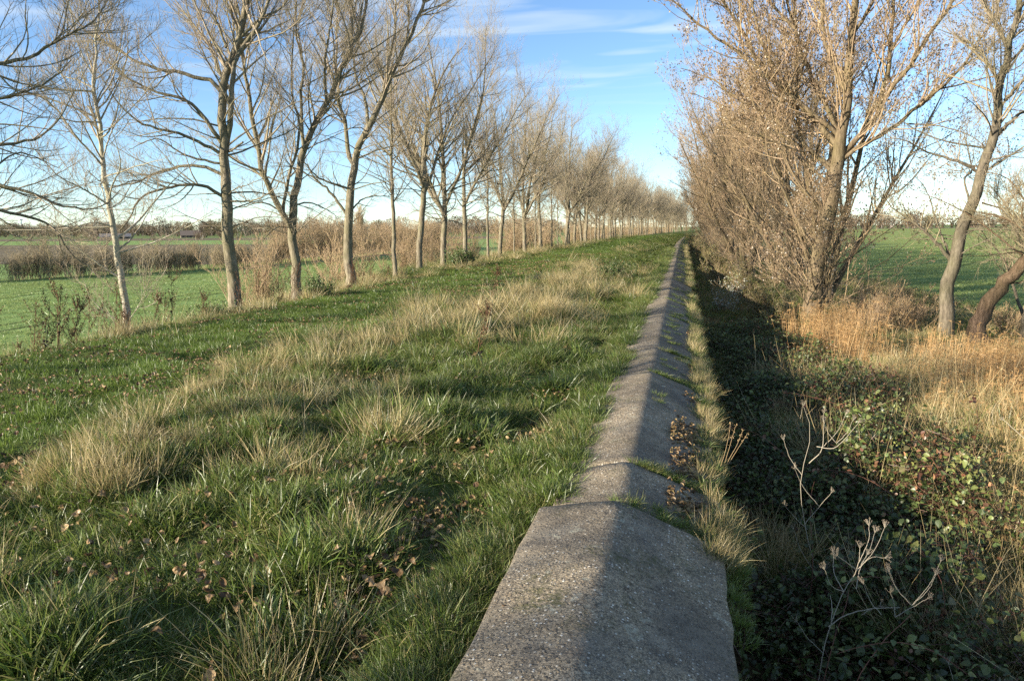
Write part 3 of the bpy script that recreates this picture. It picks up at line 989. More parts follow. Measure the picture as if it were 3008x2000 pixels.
def big_right():
    global rng
    rng = np.random.default_rng(21)
    s = .0079
    Gt, Gc, Gl = Geo(), Geo(), Geo()
    P0, R0 = limb_set([(ZR([(690, 1390), (715, 1150), (765, 900), (795, 740), (808, 620), (830, 480), (845, 300), (860, 120), (868, -60), (880, -300), (890, -560)]), .40, .03)], 34, s, .1)
    R0 = np.interp(np.linspace(0, 1, 34), [0, .1, .33, .42, 1], [.30, .25, .21, .15, .02])[None]
    R0 = flare(P0, R0); P0[:, 0, 2] -= .4
    P0[..., 0] -= .055 * P0[..., 2]
    Gt.tubes(P0, R0, 14)
    limbs = [
        ([(795, 700), (740, 610), (620, 470), (500, 330), (420, 170), (340, 30), (280, -140)], .15, .015),
        ([(800, 660), (760, 540), (700, 400), (640, 220), (600, 50), (580, -180)], .11, .014),
        ([(805, 720), (880, 640), (950, 530), (985, 330), (1000, 90), (1030, -160)], .13, .015),
        ([(800, 740), (880, 690), (1010, 610), (1150, 490), (1230, 400), (1320, 250)], .10, .012),
        ([(950, 530), (1060, 380), (1150, 240), (1230, 110), (1280, -40), (1330, -240)], .10, .013),
        ([(770, 790), (690, 690), (540, 550), (420, 480), (310, 390), (180, 330)], .085, .011),
        ([(760, 830), (640, 720), (520, 640), (400, 600), (330, 590)], .06, .01),
        ([(740, 950), (640, 820), (560, 640), (540, 460), (470, 300)], .09, .012),
        ([(1040, 610), (1150, 630), (1260, 680), (1310, 760)], .03, .007),
        ([(830, 480), (760, 330), (740, 160), (760, -40), (740, -260)], .10, .013),
        ([(850, 260), (930, 120), (960, -60), (970, -260)], .08, .012),
        ([(720, 1120), (640, 980), (560, 800), (500, 620), (440, 500)], .07, .011),
        ([(795, 640), (640, 500), (470, 340), (330, 230), (200, 110), (110, -20)], .10, .011), ([(770, 760), (600, 640), (420, 540), (290, 460), (200, 420)], .07, .01),
        ([(620, 470), (520, 280), (470, 90), (400, -120)], .07, .011), ([(860, 120), (960, -20), (1060, -140), (1160, -260)], .07, .011), ([(640, 220), (500, 60), (330, -100), (200, -220)], .06, .01), ([(985, 330), (1090, 150), (1190, -20), (1260, -200)], .06, .01), ([(1010, 610), (1180, 450), (1320, 350), (1440, 230)], .05, .009),
        ([(1150, 490), (1290, 460), (1400, 430), (1480, 360)], .035, .008), ([(1230, 110), (1330, 60), (1430, -40)], .04, .008), ([(1000, 90), (1060, -80), (1090, -260)], .05, .01)]
    P1, R1 = limb_set([(ZR(p), r0, r1) for p, r0, r1 in limbs], 22, s, 1.1)
    P1[..., 0] -= .055 * P1[..., 2]
    R1 = R1 * np.linspace(.72, 1, 22)[None]
    Gt.tubes(P1, R1, 9)
    # coppice shoots fanning out of the foot
    n = 26
    base = np.stack([rng.normal(0, .28, n), rng.normal(0, .28, n), rng.uniform(.1, 1.7, n)], 1)
    az = rng.uniform(0, 2 * PI, n); el = rng.uniform(.45, 1.25, n)
    d = np.stack([np.cos(az) * np.cos(el), np.sin(az) * np.cos(el), np.sin(el)], 1)
    Ls = rng.uniform(2.2, 5.5, n)
    Ps, Rs = grow(base, d, Ls, rng.uniform(.014, .04, n), np.full(n, .005), 22, .035, .45)
    Gt.tubes(Ps, Rs, 6)
    # shoots along the main limbs
    m = 260
    bb, dd, L, rr = sprout(np.concatenate([P1, P0[:, np.linspace(8, 33, 22).astype(int)]]), np.concatenate([R1, R0[:, np.linspace(8, 33, 22).astype(int)]]), m, .05, .95, .4, 1.1, .4, .4, .5)
    Pe, Re = grow(bb, dd, np.clip(L, 1.2, 3.4), np.minimum(rr * .4, .024), np.full(m, .006), 22, .04, .9)
    Gc.tubes(Pe[:, ::3], Re[:, ::3], 4)
    allP = np.concatenate([P1, Ps, Pe]); allR = np.concatenate([R1, Rs, Re])
    P2, P3, P4 = crown_from(Gc, allP, allR, 800, 3900, 14000, 0, t2=(.14, 1), maxl2=2.3, up2=.7, up3=.6, l2=.4)
    put_leaves(Gl, np.concatenate([P4, P3[:, ::2]]), 34000, None, (.05, .09))
    return finish_tree(Gt, Gc, MAT['willow_bark'], MAT['willow_twig'], Gl, MAT['tree_leaf'])


bigR = big_right()
place_tree('white_poplar', bigR, (4.56, 26.9, float(gz(4.56, 26.9, False)) - .05), -.155, 1.0, 'huge many-limbed tree with brown leaves right of the wall, shoots fanning from its foot')


def dense_right(seed, H, n2, n3, n4, nl, stems=5):
    """full brown crown from the ground up: several stems and many upright shoots"""
    global rng
    rng = np.random.default_rng(seed)
    Gt, Gc, Gl = Geo(), Geo(), Geo()
    base = rng.normal(0, .16, (stems, 3)); base[:, 2] = -.3
    az = np.arange(stems) * 2 * PI / stems + rng.normal(0, .3, stems); tilt = rng.uniform(.12, .48, stems); tilt[0] = .03
    d = np.stack([np.sin(tilt) * np.cos(az), np.sin(tilt) * np.sin(az), np.cos(tilt)], 1)
    L = H * rng.uniform(.75, 1.0, stems)
    P0, R0 = grow(base, d, L, rng.uniform(.12, .19, stems), np.full(stems, .014), 22, .03, .12)
    R0[0] *= 1.35
    Gt.tubes(P0, flare(P0, R0), 9)
    n = 34
    b_, d_, L_, r_ = sprout(P0, R0, n, .2, .85, .5, 1.0, .42, .5, .1)
    P1, R1 = grow(b_, d_, np.clip(L_, 1.5, 5.0), np.minimum(r_ * .5, .06), np.full(n, .008), 22, .045, .75)
    Gt.tubes(P1, R1, 6)
    m = 16
    az = rng.uniform(0, 2 * PI, m); el = rng.uniform(.5, 1.3, m)
    bs = np.stack([rng.normal(0, .4, m), rng.normal(0, .4, m), rng.uniform(-.1, 1.2, m)], 1)
    Ps, Rs = grow(bs, np.stack([np.cos(az) * np.cos(el), np.sin(az) * np.cos(el), np.sin(el)], 1), rng.uniform(1.8, 4.6, m), rng.uniform(.012, .03, m), np.full(m, .005), 22, .04, .4)
    Gc.tubes(Ps, Rs, 4)
    P2, P3, P4 = crown_from(Gc, np.concatenate([P0, P1, Ps]), np.concatenate([R0, R1, Rs]), n2, n3, n4, H, t2=(.2, 1), maxl2=2.4, twig_r=.0038, up2=.7, l2=.46)
    if nl:
        put_leaves(Gl, P4, nl, None, (.06, .11))
    return finish_tree(Gt, Gc, MAT['willow_bark'], MAT['willow_twig'], Gl, MAT['tree_leaf'])


dense = [dense_right(41, 13.5, 280, 1600, 6000, 6000), dense_right(42, 12.5, 280, 1600, 6000, 5000, 5), dense_right(43, 14.5, 280, 1600, 6000, 3500, 6)]
r4 = np.random.default_rng(44)
y = 32.5
k = 0
while y < 345:
    u = (5.2 if y < 45 else 4.5) + r4.normal(0, .35)
    lab = ('brown twiggy tree close behind the huge tree right of the wall' if k == 0 else
           ORD[min(k + 1, 13)] + ' brown bushy tree behind the huge one in the right row' if y < 75 else 'distant brown tree in the crowded far part of the right row')
    grp = 'trees of the right row' if y < 75 else 'trees of the far right row'
    place_tree('bushy_tree', dense[k % 3], (u + float(xc(y)), y, float(gz(u, y, False)) - .05), r4.uniform(0, 2 * PI), r4.uniform(.88, 1.08), lab, grp if k else None)
    y += r4.uniform(4.2, 5.4)
    k += 1

# leaning bare trees at the right edge
b2 = (1240, 1420)
leanA = traced_tree(51, .0068, Z1([(1240, 1420), (1262, 1230), (1285, 1090), (1330, 940), (1375, 790), (1410, 680), (1440, 520), (1465, 380), (1500, 180), (1530, 20), (1570, -160), (1600, -360)], b2),
    [(Z1(p, b2), r0, r1) for p, r0, r1 in [
        ([(1275, 1085), (1230, 1020), (1170, 950), (1090, 890), (1040, 830)], .06, .008),
        ([(1275, 1075), (1250, 1000), (1220, 900), (1190, 800), (1150, 740)], .035, .007),
        ([(1345, 850), (1330, 760), (1360, 720), (1345, 600), (1350, 500)], .03, .008),
        ([(1380, 740), (1320, 700), (1210, 660), (1120, 610), (1050, 605)], .045, .008),
        ([(1440, 600), (1500, 540), (1560, 500), (1640, 440)], .06, .009),
        ([(1470, 470), (1540, 390), (1600, 330), (1680, 280)], .05, .009),
        ([(1460, 420), (1400, 280), (1340, 200), (1250, 150)], .05, .009),
        ([(1485, 280), (1430, 150), (1390, 20), (1380, -120)], .06, .01),
        ([(1505, 150), (1590, 60), (1650, -60)], .05, .01),
        ([(1390, 860), (1470, 880), (1500, 830), (1560, 810)], .025, .007),
        ([(1400, 700), (1500, 680), (1600, 650)], .03, .007)]],
    (.20, .02), (210, 1200, 5000), bark='grey_bark', twig='shrub_twig', shear=-.08, extra=28, leaves=5200, leafcols=(np.array([(.06, .055, .05), (.09, .075, .06), (.16, .12, .07)]), np.array([.4, .35, .25])))
place_tree('leaning_tree', leanA, (7.56, 23.8, float(gz(7.56, 23.8, False)) - .05), -.295, 1.0, 'slender leaning tree with a pale stem at the right edge, standing in dry reeds')
b3 = (1385, 1440)
leanB = traced_tree(52, .0066, Z1([(1385, 1440), (1390, 1340), (1420, 1270), (1480, 1180), (1540, 1100), (1600, 1020), (1680, 900), (1760, 760), (1820, 600)], b3),
    [(Z1(p, b3), r0, r1) for p, r0, r1 in [
        ([(1550, 1090), (1560, 1000), (1540, 900), (1560, 800)], .04, .008),
        ([(1600, 1020), (1500, 930), (1420, 900), (1330, 880)], .04, .007),
        ([(1480, 1180), (1580, 1160), (1660, 1100)], .03, .007),
        ([(1680, 900), (1640, 760), (1660, 600), (1640, 420)], .06, .01),
        ([(1640, 960), (1560, 860), (1500, 760), (1420, 720)], .04, .008)]],
    (.23, .03), (90, 520, 2600), bark='red_bark', twig='shrub_twig', extra=12, shear=-.08)
place_tree('leaning_tree', leanB, (8.21, 23.0, float(gz(8.21, 23.0, False)) - .05), -.33, 1.0, 'thick reddish trunk leaning steeply right, beside the slender pale-stemmed tree')
b4 = (1545, 1440)
leanC = traced_tree(53, .0066, Z1([(1545, 1440), (1560, 1340), (1572, 1260), (1600, 1120), (1640, 960), (1700, 760)], b4),
    [(Z1(p, b4), r0, r1) for p, r0, r1 in [([(1560, 1330), (1530, 1240), (1500, 1120), (1450, 1020), (1380, 960)], .05, .01), ([(1572, 1260), (1590, 1130), (1570, 1000), (1590, 800)], .08, .01),
        ([(1600, 1120), (1540, 980), (1500, 860), (1440, 760)], .05, .009)]],
    (.15, .02), (80, 480, 2400), bark='grey_bark', twig='shrub_twig', extra=10, shear=-.09)
place_tree('forked_tree', leanC, (9.5, 23.5, float(gz(9.5, 23.5, False)) - .05), -.37, 1.0, 'small forked trunk cut off by the right edge of the photo')

# ------------------------------------------------------------------ hedges, shrubs and the far side of the fields


def shrub(seed, H, W, stems, n2, n3, twig_r=.006, leaves=0, cols=None, mat='shrub_twig', lsize=(.05, .09), el=(.75, 1.45), bspread=.12):
    global rng
    rng = np.random.default_rng(seed)
    Gt, Gl = Geo(), Geo()
    bs = np.stack([rng.normal(0, W * bspread, stems), rng.normal(0, W * bspread, stems), np.full(stems, -.1)], 1)
    az = rng.uniform(0, 2 * PI, stems); e = rng.uniform(el[0], el[1], stems)
    P0, R0 = grow(bs, np.stack([np.cos(az) * np.cos(e), np.sin(az) * np.cos(e), np.sin(e)], 1), H * rng.uniform(.65, 1.1, stems), rng.uniform(.015, .035, stems) * H / 3.5, np.full(stems, twig_r), 12, .06, .3)
    Gt.tubes(P0, R0, 4)
    b_, d_, L_, r_ = sprout(P0, R0, n2, .1, 1, .35, .95, .42, .4, .3)
    P2, R2 = grow(b_, d_, np.clip(L_, .4, 2), np.minimum(r_ * .6, .014), np.full(n2, twig_r), 6, .1, .6)
    Gt.tubes(P2, R2, 3)
    b_, d_, L_, r_ = sprout(P2, R2, n3, .1, 1, .4, 1.0, .5, .3, .2)
    P3, R3 = grow(b_, d_, np.clip(L_, .25, .9), np.full(n3, twig_r), np.full(n3, twig_r * .6), 4, .12, .5)
    Gt.tubes(P3, R3, 3)
    parts = [('stems', Gt.mesh('stems', [MAT[mat]]))]
    if leaves:
        put_leaves(Gl, P3, leaves, cols, lsize)
        parts.append(('foliage', Gl.mesh('foliage', [MAT['tree_leaf']], False)))
    return parts


GREENS = (np.array([(.09, .12, .03), (.13, .15, .04), (.17, .14, .05), (.07, .09, .03)]), np.array([.3, .3, .2, .2]))
hs = [shrub(61, 2.9, 2.0, 22, 200, 1000, .009, 260, (np.array([(.16, .10, .04), (.10, .10, .03)]), np.array([.6, .4])), el=(1.05, 1.5), bspread=.3), shrub(62, 2.7, 2.0, 24, 200, 1000, .009, el=(1.05, 1.5), bspread=.3), shrub(63, 3.3, 2.0, 20, 200, 1000, .009, 220, GREENS, el=(1.05, 1.5), bspread=.3)]
wil = [shrub(64, 6.0, 5, 26, 240, 1500, .012, mat='willow_twig'), shrub(65, 5.4, 5, 22, 240, 1500, .012, 300, (np.array([(.22, .18, .05), (.16, .13, .05)]), np.array([.5, .5])), 'willow_twig', (.1, .16))]
r5 = np.random.default_rng(55)


def place_shrub(name, parts, loc, label, group, sc, cat='shrub'):
    o = empty(name, loc, r5.uniform(0, 2 * PI), sc)
    tag(o, label, cat, group)
    for n, me in parts:
        part(n, me, o)
    return o


# hedge along the far edge of the left field, then along the track
HA = np.array([(-78, 40.), (-63, 62), (-55.7, 83), (-54.5, 100), (-54.2, 127), (-54, 175)])
seg = np.linalg.norm(np.diff(HA, axis=0), axis=1); cum = np.concatenate([[0], np.cumsum(seg)])
d = 0.0
k = 0
while d < cum[-1]:
    p = np.array([np.interp(d, cum, HA[:, 0]), np.interp(d, cum, HA[:, 1])]) + r5.normal(0, .35, 2)
    if p[1] > 99:
        place_shrub('willow_bush', wil[k % 2], (p[0], p[1], -3.0), 'brown leafless willow bush seen between the trunks of the left row', 'willow bushes behind the left row', r5.uniform(.75, 1.15))
        d += r5.uniform(2.4, 3.4)
    else:
        place_shrub('hedge_shrub', hs[k % 3], (p[0], p[1], -3.0), 'bare brown shrub in the long hedge beyond the green field', 'shrubs of the field hedge', r5.uniform(.6, 1.05) * (1.35 if r5.random() < .12 else 1))
        d += r5.uniform(.7, 1.3) + (2.2 if r5.random() < .06 else 0)
    k += 1
# a few suckers and bushes at the foot of the left bank
BL = ['leafless brown bush behind the two-stemmed poplar, low on the left bank', 'leafless brown bush behind the slim straight tree of the left row', 'leafless brown bush behind the stout tree past the slim straight one', 'leafless brown bush low behind the fourth tree past the slim straight one', 'leafless brown bush low behind the sixth tree past the slim straight one']
for x, yv, sc in [(-17.5, 30.5, .8), (-18.5, 41, .95), (-17, 47, .8), (-17.5, 53, .9), (-18, 60, .9)]:
    place_shrub('willow_bush', wil[k % 2], (x, yv, float(gz(x, yv, False))), BL.pop(0), 'bushes at the foot of the bank', sc * .72)
    k += 1

yb = 64.0
while yb < 335:
    x = -16.5 + float(xc(yb)) + r5.normal(0, .8)
    place_shrub('willow_bush', wil[k % 2], (x, yb, -2.2), 'distant brown bush low behind the far trunks of the left row', 'brush behind the far left row', r5.uniform(.6, .85))
    k += 1
    yb += r5.uniform(6.5, 9.5) if yb < 200 else r5.uniform(9, 13)
for k2 in range(14):
    x = -22 + k2 * 2.6 + r5.normal(0, .5)
    place_tree('bushy_tree', dense[k2 % 3], (x + float(xc(372)), 372 + r5.normal(0, 6), -1.0), r5.uniform(0, 2 * PI), r5.uniform(.8, 1.0), 'tiny brown tree closing the view where the dike bends away', 'trees at the far bend')
# fields beyond
strip('field_track', [(-53.5, 84), (-50.5, 84), (-50.2, 180), (-53.2, 180)], -2.985, MAT['track'])
strip('ploughed_field', [(-420, 95), (-62, 95), (-58, 150), (-60, 230), (-420, 230)], -2.97, MAT['plough'])
strip('ploughed_field', [(-900, 330), (-60, 330), (-60, 420), (-900, 420)], -2.97, MAT['plough'])
strip('reed_edge_field', [(60, 800), (1600, 800), (1600, 900), (60, 900)], -2.2, MAT['track'])
strip('pasture_far', [(14 + 11, 300), (1600, 300), (1600, 800), (14 + 11, 800)], -2.41, MAT['pasture'])
# tramlines in the young wheat
for off in (0, 1.8, 14, 15.8, 30, 31.8):
    x0 = -26 - off
    strip('wheel_track', [(x0, -20), (x0 + .3, -20), (x0 + .3 - 9, 70), (x0 - 9, 70)], -2.988, MAT['rut'])


def far_tree(seed, n, H, W, cols):
    """tree seen from far away: loose clump of small facets and a few stems"""
    g_ = Geo()
    r = np.random.default_rng(seed)
    v = norm(r.normal(size=(n, 3))) * (r.uniform(.25, 1, (n, 1)) ** .5)
    P = v * np.array([W * .5, W * .5, H * .46]) + np.array([0, 0, H * .54])
    C = cols[r.integers(0, len(cols), n)] * r.uniform(.7, 1.3, (n, 1))
    global rng
    rng = r
    g_.leaves(P, r.uniform(.35, .95, n), C, None, .5, .2)
    st = 6
    Ps, Rs = grow(np.stack([r.normal(0, .3, st), r.normal(0, .3, st), np.full(st, -.2)], 1), np.stack([r.normal(0, .2, st), r.normal(0, .2, st), np.ones(st)], 1), np.full(st, H * .75), np.full(st, .22), np.full(st, .05), 5, .06, 0)
    g_.tubes(Ps, Rs, 4, np.tile(np.array([.14, .10, .07]), (st, 1)))
    me = g_.mesh('far_tree', [MAT['tree_leaf']], False)
    return me


BRN = np.array([(.14, .095, .06), (.17, .12, .075), (.12, .09, .05), (.19, .13, .07)])
OLV = np.array([(.10, .10, .04), (.13, .12, .05), (.16, .12, .05), (.20, .15, .05)])
DRK = np.array([(.03, .05, .025), (.04, .06, .03)])
fts = [far_tree(71, 420, 9, 9, BRN), far_tree(72, 420, 8, 10, OLV), far_tree(73, 420, 10, 8, BRN), far_tree(74, 420, 7, 9, DRK)]

SRC = bpy.data.collections.new('scatter_sources')


def source_collection(name, meshes):
    c = bpy.data.collections.new(name)
    for i, me in enumerate(meshes):
        o = bpy.data.objects.new('%s_%02d' % (name, i), me)
        c.objects.link(o)
    return c


def scatter(name, meshes, P, R, S, I, label, cat):
    """one 'stuff' object: copies of small meshes at given points"""
    n = len(P)
    me = bpy.data.meshes.new(name)
    me.vertices.add(n)
    me.vertices.foreach_set('co', np.asarray(P, np.float32).ravel())
    a = me.attributes.new('rot', 'FLOAT_VECTOR', 'POINT'); a.data.foreach_set('vector', np.asarray(R, np.float32).ravel())
    S = np.asarray(S, np.float32)
    if S.ndim == 1: S = np.repeat(S[:, None], 3, 1)
    a = me.attributes.new('scl', 'FLOAT_VECTOR', 'POINT'); a.data.foreach_set('vector', S.ravel())
    a = me.attributes.new('idx', 'INT', 'POINT'); a.data.foreach_set('value', np.asarray(I, np.int32))
    o = obj(name, me)
    tag(o, label, cat, None, 'stuff')
    ng = bpy.data.node_groups.new(name, 'GeometryNodeTree')
    ng.interface.new_socket('Geometry', in_out='INPUT', socket_type='NodeSocketGeometry')
    ng.interface.new_socket('Geometry', in_out='OUTPUT', socket_type='NodeSocketGeometry')
    N = ng.nodes.new; L = ng.links.new
    gi = N('NodeGroupInput'); go = N('NodeGroupOutput')
    mp = N('GeometryNodeMeshToPoints')
    ci = N('GeometryNodeCollectionInfo')
    ci.inputs['Collection'].default_value = source_collection(name + '_src', meshes)
    ci.inputs['Separate Children'].default_value = True
    ci.inputs['Reset Children'].default_value = True
    ip = N('GeometryNodeInstanceOnPoints')
    ip.inputs['Pick Instance'].default_value = True

    def attr(nm, ty):
        k = N('GeometryNodeInputNamedAttribute'); k.data_type = ty; k.inputs['Name'].default_value = nm
        return k.outputs['Attribute']
    L(gi.outputs[0], mp.inputs['Mesh'])
    L(mp.outputs[0], ip.inputs['Points'])
    L(ci.outputs[0], ip.inputs['Instance'])
    L(attr('idx', 'INT'), ip.inputs['Instance Index'])
    er = N('FunctionNodeEulerToRotation'); L(attr('rot', 'FLOAT_VECTOR'), er.inputs[0])
    L(er.outputs[0], ip.inputs['Rotation'])
    L(attr('scl', 'FLOAT_VECTOR'), ip.inputs['Scale'])
    L(ip.outputs[0], go.inputs[0])
    md = o.modifiers.new('scatter', 'NODES'); md.node_group = ng
    return o


def rz_only(n, r, tilt=0.12):
    return np.stack([r.normal(0, tilt, n), r.normal(0, tilt, n), r.uniform(0, 2 * PI, n)], 1)


# far woods left and right of the dike
P = []; S = []; I = []
for i in range(560):
    x = r5.uniform(-1300, -90); yv = r5.uniform(520, 820) + (x + 90) * -.12
    P.append((x, yv, -3.1)); S.append(r5.uniform(1.0, 1.8)); I.append(r5.choice(4, p=[.4, .25, .25, .1]))
for i in range(40):
    P.append((r5.uniform(-420, -100), r5.uniform(330, 480), -3.1)); S.append(r5.uniform(.35, .6)); I.append(r5.choice(4, p=[.4, .35, .2, .05]))
for i in range(520):
    P.append((r5.uniform(40, 1900), r5.uniform(905, 1050), -2.6)); S.append(r5.uniform(1.5, 2.2)); I.append(r5.choice(3))
scatter('far_wood', fts, P, rz_only(len(P), r5, 0), S, I, 'low brown woods along the horizon on both sides of the dike', 'woods')

# lombardy poplar, wind turbine, farm buildings
lp = shrub(66, 12, 1.2, 26, 380, 2600, .03, mat='willow_twig', el=(1.38, 1.55))
lo = empty('columnar_poplar', (-122, 284, -3.0), 0, 1.05)
tag(lo, 'tall narrow poplar far off, seen between the trunks of the left row', 'tree')
for n, me in lp: obj(n, me, lo)


def revolve(prof, S, col):
    g_ = Geo()
    a = np.arange(S) * 2 * PI / S
    V = np.array([[(r * math.cos(t), r * math.sin(t), z) for t in a] for r, z in prof]).reshape(-1, 3)
    i = np.arange(len(V)).reshape(len(prof), S)
    q = np.stack([i[:-1], np.roll(i, -1, 1)[:-1], np.roll(i, -1, 1)[1:], i[1:]], -1)
    g_.add(V, q.reshape(-1, 4), None, col)
    return g_


WHITE = Mat('white_paint').surf((.8, .8, .8), .5)
wt = empty('wind_turbine', (-995, 1022, -3.0), math.radians(-20))
tag(wt, 'small white wind turbine far away on the left horizon', 'wind turbine')
obj('tower', revolve([(1.3, -1), (1.2, 4), (.8, 22), (.8, 22.3)], 12, (.8, .8, .8)).mesh('tower', [WHITE]), wt)
nb = revolve([(.2, -2.6), (.9, -2.2), (1.0, 0), (.9, 1.6), (.3, 2.4)], 10, (.8, .8, .8)).mesh('nacelle', [WHITE])
o = obj('nacelle', nb, wt, (0, 0, 23)); o.rotation_euler = (math.radians(90), 0, 0)
for k in range(3):
    g_ = Geo()
    zz = np.linspace(.3, 12.5, 8); w = np.interp(zz, [.3, 2, 12.5], [.5, 1.1, .3])
    V = np.concatenate([np.stack([-w * .4, np.full(8, -.12), zz], 1), np.stack([w * .6, np.full(8, 0.), zz], 1), np.stack([-w * .1, np.full(8, .18), zz], 1)])
    i = np.arange(24).reshape(3, 8)
    q = [(i[a, j], i[(a + 1) % 3, j], i[(a + 1) % 3, j + 1], i[a, j + 1]) for a in range(3) for j in range(7)]
    g_.add(V, q)
    o = obj('blade', g_.mesh('blade', [WHITE]), wt, (0, -2.9, 23)); o.rotation_euler = (0, math.radians(75 + 120 * k), 0)


def box(x0, x1, y0, y1, z0, z1):
    V = [(x, y, z) for z in (z0, z1) for y in (y0, y1) for x in (x0, x1)]
    return np.array(V), [(0, 2, 3, 1), (4, 5, 7, 6), (0, 1, 5, 4), (2, 6, 7, 3), (0, 4, 6, 2), (1, 3, 7, 5)]


BRICK = Mat('farm_brick').surf((.20, .15, .12), .9)
ROOF = Mat('farm_roof').surf((.17, .135, .11), .85)
GREYR = Mat('grey_roof').surf((.15, .15, .16), .8)
DARK = Mat('dark_opening').surf((.03, .03, .035), .6)


def barn(loc, rz, w, dpt, hw, hr, roofm, label):
    o = empty('farm_building', loc, rz)
    tag(o, label, 'building')
    g_ = Geo(); V, q = box(-w / 2, w / 2, -dpt / 2, dpt / 2, -.3, hw); g_.add(V, q)
    # gable ends
    for sx in (-1, 1):
        g_.add([(sx * w / 2, -dpt / 2, hw), (sx * w / 2, dpt / 2, hw), (sx * w / 2, 0, hw + hr)], None, [(0, 1, 2)])
    obj('wall', g_.mesh('wall', [BRICK], False), o)
    g_ = Geo(); e = .4; t = .18
    for sy in (-1, 1):
        V = []
        for x in (-w / 2 - e, w / 2 + e):
            for yy, zz in ((sy * (dpt / 2 + e), hw - e * hr / (dpt / 2)), (0, hw + hr)):
                V += [(x, yy, zz + .02), (x, yy, zz + t)]
        g_.add(V, [(0, 1, 3, 2), (4, 6, 7, 5), (0, 4, 5, 1), (2, 3, 7, 6), (1, 5, 7, 3), (0, 2, 6, 4)])
    obj('roof', g_.mesh('roof', [roofm], False), o)
    for x in np.linspace(-w * .38, w * .38, 5):
        g_ = Geo(); V, q = box(x - .6, x + .6, -dpt / 2 - .05, -dpt / 2 - .01, .8, min(2.2, hw - .3)); g_.add(V, q)
        obj('window', g_.mesh('window', [DARK], False), o)
    return o


barn((-345, 425, -3.6), math.radians(38), 17, 7, 1.8, 1.9, GREYR, 'low grey-roofed farm building far across the left fields')
barn((-318, 462, -3.4), math.radians(38), 12, 7, 2.0, 2.9, ROOF, 'grey-brown-roofed farmhouse far across the left fields, right of the grey roof')

# ------------------------------------------------------------------ grass, weeds, leaves
G1 = np.array([(.066, .106, .018), (.090, .142, .022), (.115, .170, .028), (.142, .188, .038)])
G2 = np.array([(.16, .20, .05), (.21, .235, .07), (.14, .16, .045), (.23, .215, .085)])
DRY = np.array([(.50, .39, .19), (.42, .32, .15), (.58, .47, .255), (.35, .26, .12)])


def pick(c, n, r):
    return c[r.integers(0, len(c), n)] * r.uniform(.75, 1.25, (n, 1))


def clump(seed, n, rad, Lr, W, c_root, c_tip, spread=.5, droop=.35, segs=2, lean=0.0, zup=1.0):
    global rng
    rng = r = np.random.default_rng(seed)
    g_ = Geo()
    a = r.uniform(0, 2 * PI, n); q = rad * np.sqrt(r.uniform(0, 1, n))
    base = np.stack([q * np.cos(a), q * np.sin(a), np.full(n, -.02)], 1)
    out = np.stack([np.cos(a), np.sin(a), np.zeros(n)], 1)
    d = out * (r.uniform(0, spread, n) * (.3 + q / rad))[:, None] + r.normal(0, .24, (n, 3)); d[:, 2] = zup; d[:, 0] += lean
    d = norm(d)
    b = np.stack([d[:, 0], d[:, 1], -np.full(n, .4)], 1) * r.uniform(.2, 1.4, (n, 1)) * droop + r.normal(0, .12, (n, 3)) * droop
    L = r.uniform(Lr[0], Lr[1], n)
    g_.blades(base, d, b, L, np.full(n, W) * r.uniform(.7, 1.3, n), pick(c_root, n, r), pick(c_tip, n, r), segs)
    return g_


def cmesh(g_, m): return g_.mesh('clump', [MAT[m]], False)


MIX = np.concatenate([G2, DRY[:2]])
short = [cmesh(clump(200 + i, 80, .17, (.04, .11), .006, G1 * 1.12, G1 * 1.45, .7, .5), 'grass') for i in range(4)]
lush = [cmesh(clump(210 + i, 110, .16, (.06, .17), .0062, G1 * 1.0, np.concatenate([G1 * 1.35, G2 * 1.1]), .55, .75, 3), 'grass') for i in range(4)]
mixed = [cmesh(clump(220 + i, 110, .17, (.07, .20), .0048, np.concatenate([G1, G2]) * .95, np.concatenate([G1 * 1.2, G2, G2, DRY]), .5, .8, 3), 'dry_grass') for i in range(4)]
drya = [cmesh(clump(230 + i, 85, .12, (.13, .38), .0038, np.concatenate([G2, DRY]), DRY, .30, .38, 3), 'dry_grass') for i in range(4)]
tall = [cmesh(clump(240 + i, 7, .10, (.30, .68), .0034, DRY * .85, DRY, .2, .2, 4), 'dry_grass') for i in range(4)]
thatch = [cmesh(clump(250 + i, 60, .17, (.10, .26), .0036, np.concatenate([G2, DRY * .7]), np.concatenate([G2 * .9, DRY * .8, DRY]), 1.2, .3, 2, 0, .35), 'dry_grass') for i in range(4)]
GRASS = short + lush + mixed + drya + tall + thatch       # 0-3, 4-7, 8-11, 12-15, 16-19


def lean_rot(n, r, az, tilt):
    """random spin, then a tilt towards compass azimuth az"""
    psi = r.uniform(0, 2 * PI, n); phi = np.broadcast_to(np.asarray(PI / 2 - az, float), (n,)); th = np.broadcast_to(np.asarray(tilt, float), (n,))
    c, s = np.cos, np.sin
    m00 = c(phi) * c(th) * c(psi) - s(phi) * s(psi); m10 = s(phi) * c(th) * c(psi) + c(phi) * s(psi); m20 = -s(th) * c(psi)
    m21 = s(th) * s(psi); m22 = c(th)
    return np.stack([np.arctan2(m21, m22), np.arcsin(np.clip(-m20, -1, 1)), np.arctan2(m10, m00)], 1)


def in_view(u, y, z, m=.18):
    p = np.stack([u + xc(y) - .35, y, z - 1.6], 1)
    f = p @ np.array(fwd); a = p @ np.array(r2); b_ = p @ np.array(u2)
    f_ = np.maximum(f, .05)
    return (f > .2) & (np.abs(a / f_) < .66 * (1 + m) + .35 / f_) & (b_ / f_ > -.4376 * (1 + m) - .4 / f_)


def area(n, u0, u1, y0, y1, r):
    u = r.uniform(u0, u1, n); y = r.uniform(y0, y1, n)
    z = gz(u, y)
    k = in_view(u, y, z)
    return u[k], y[k], z[k]


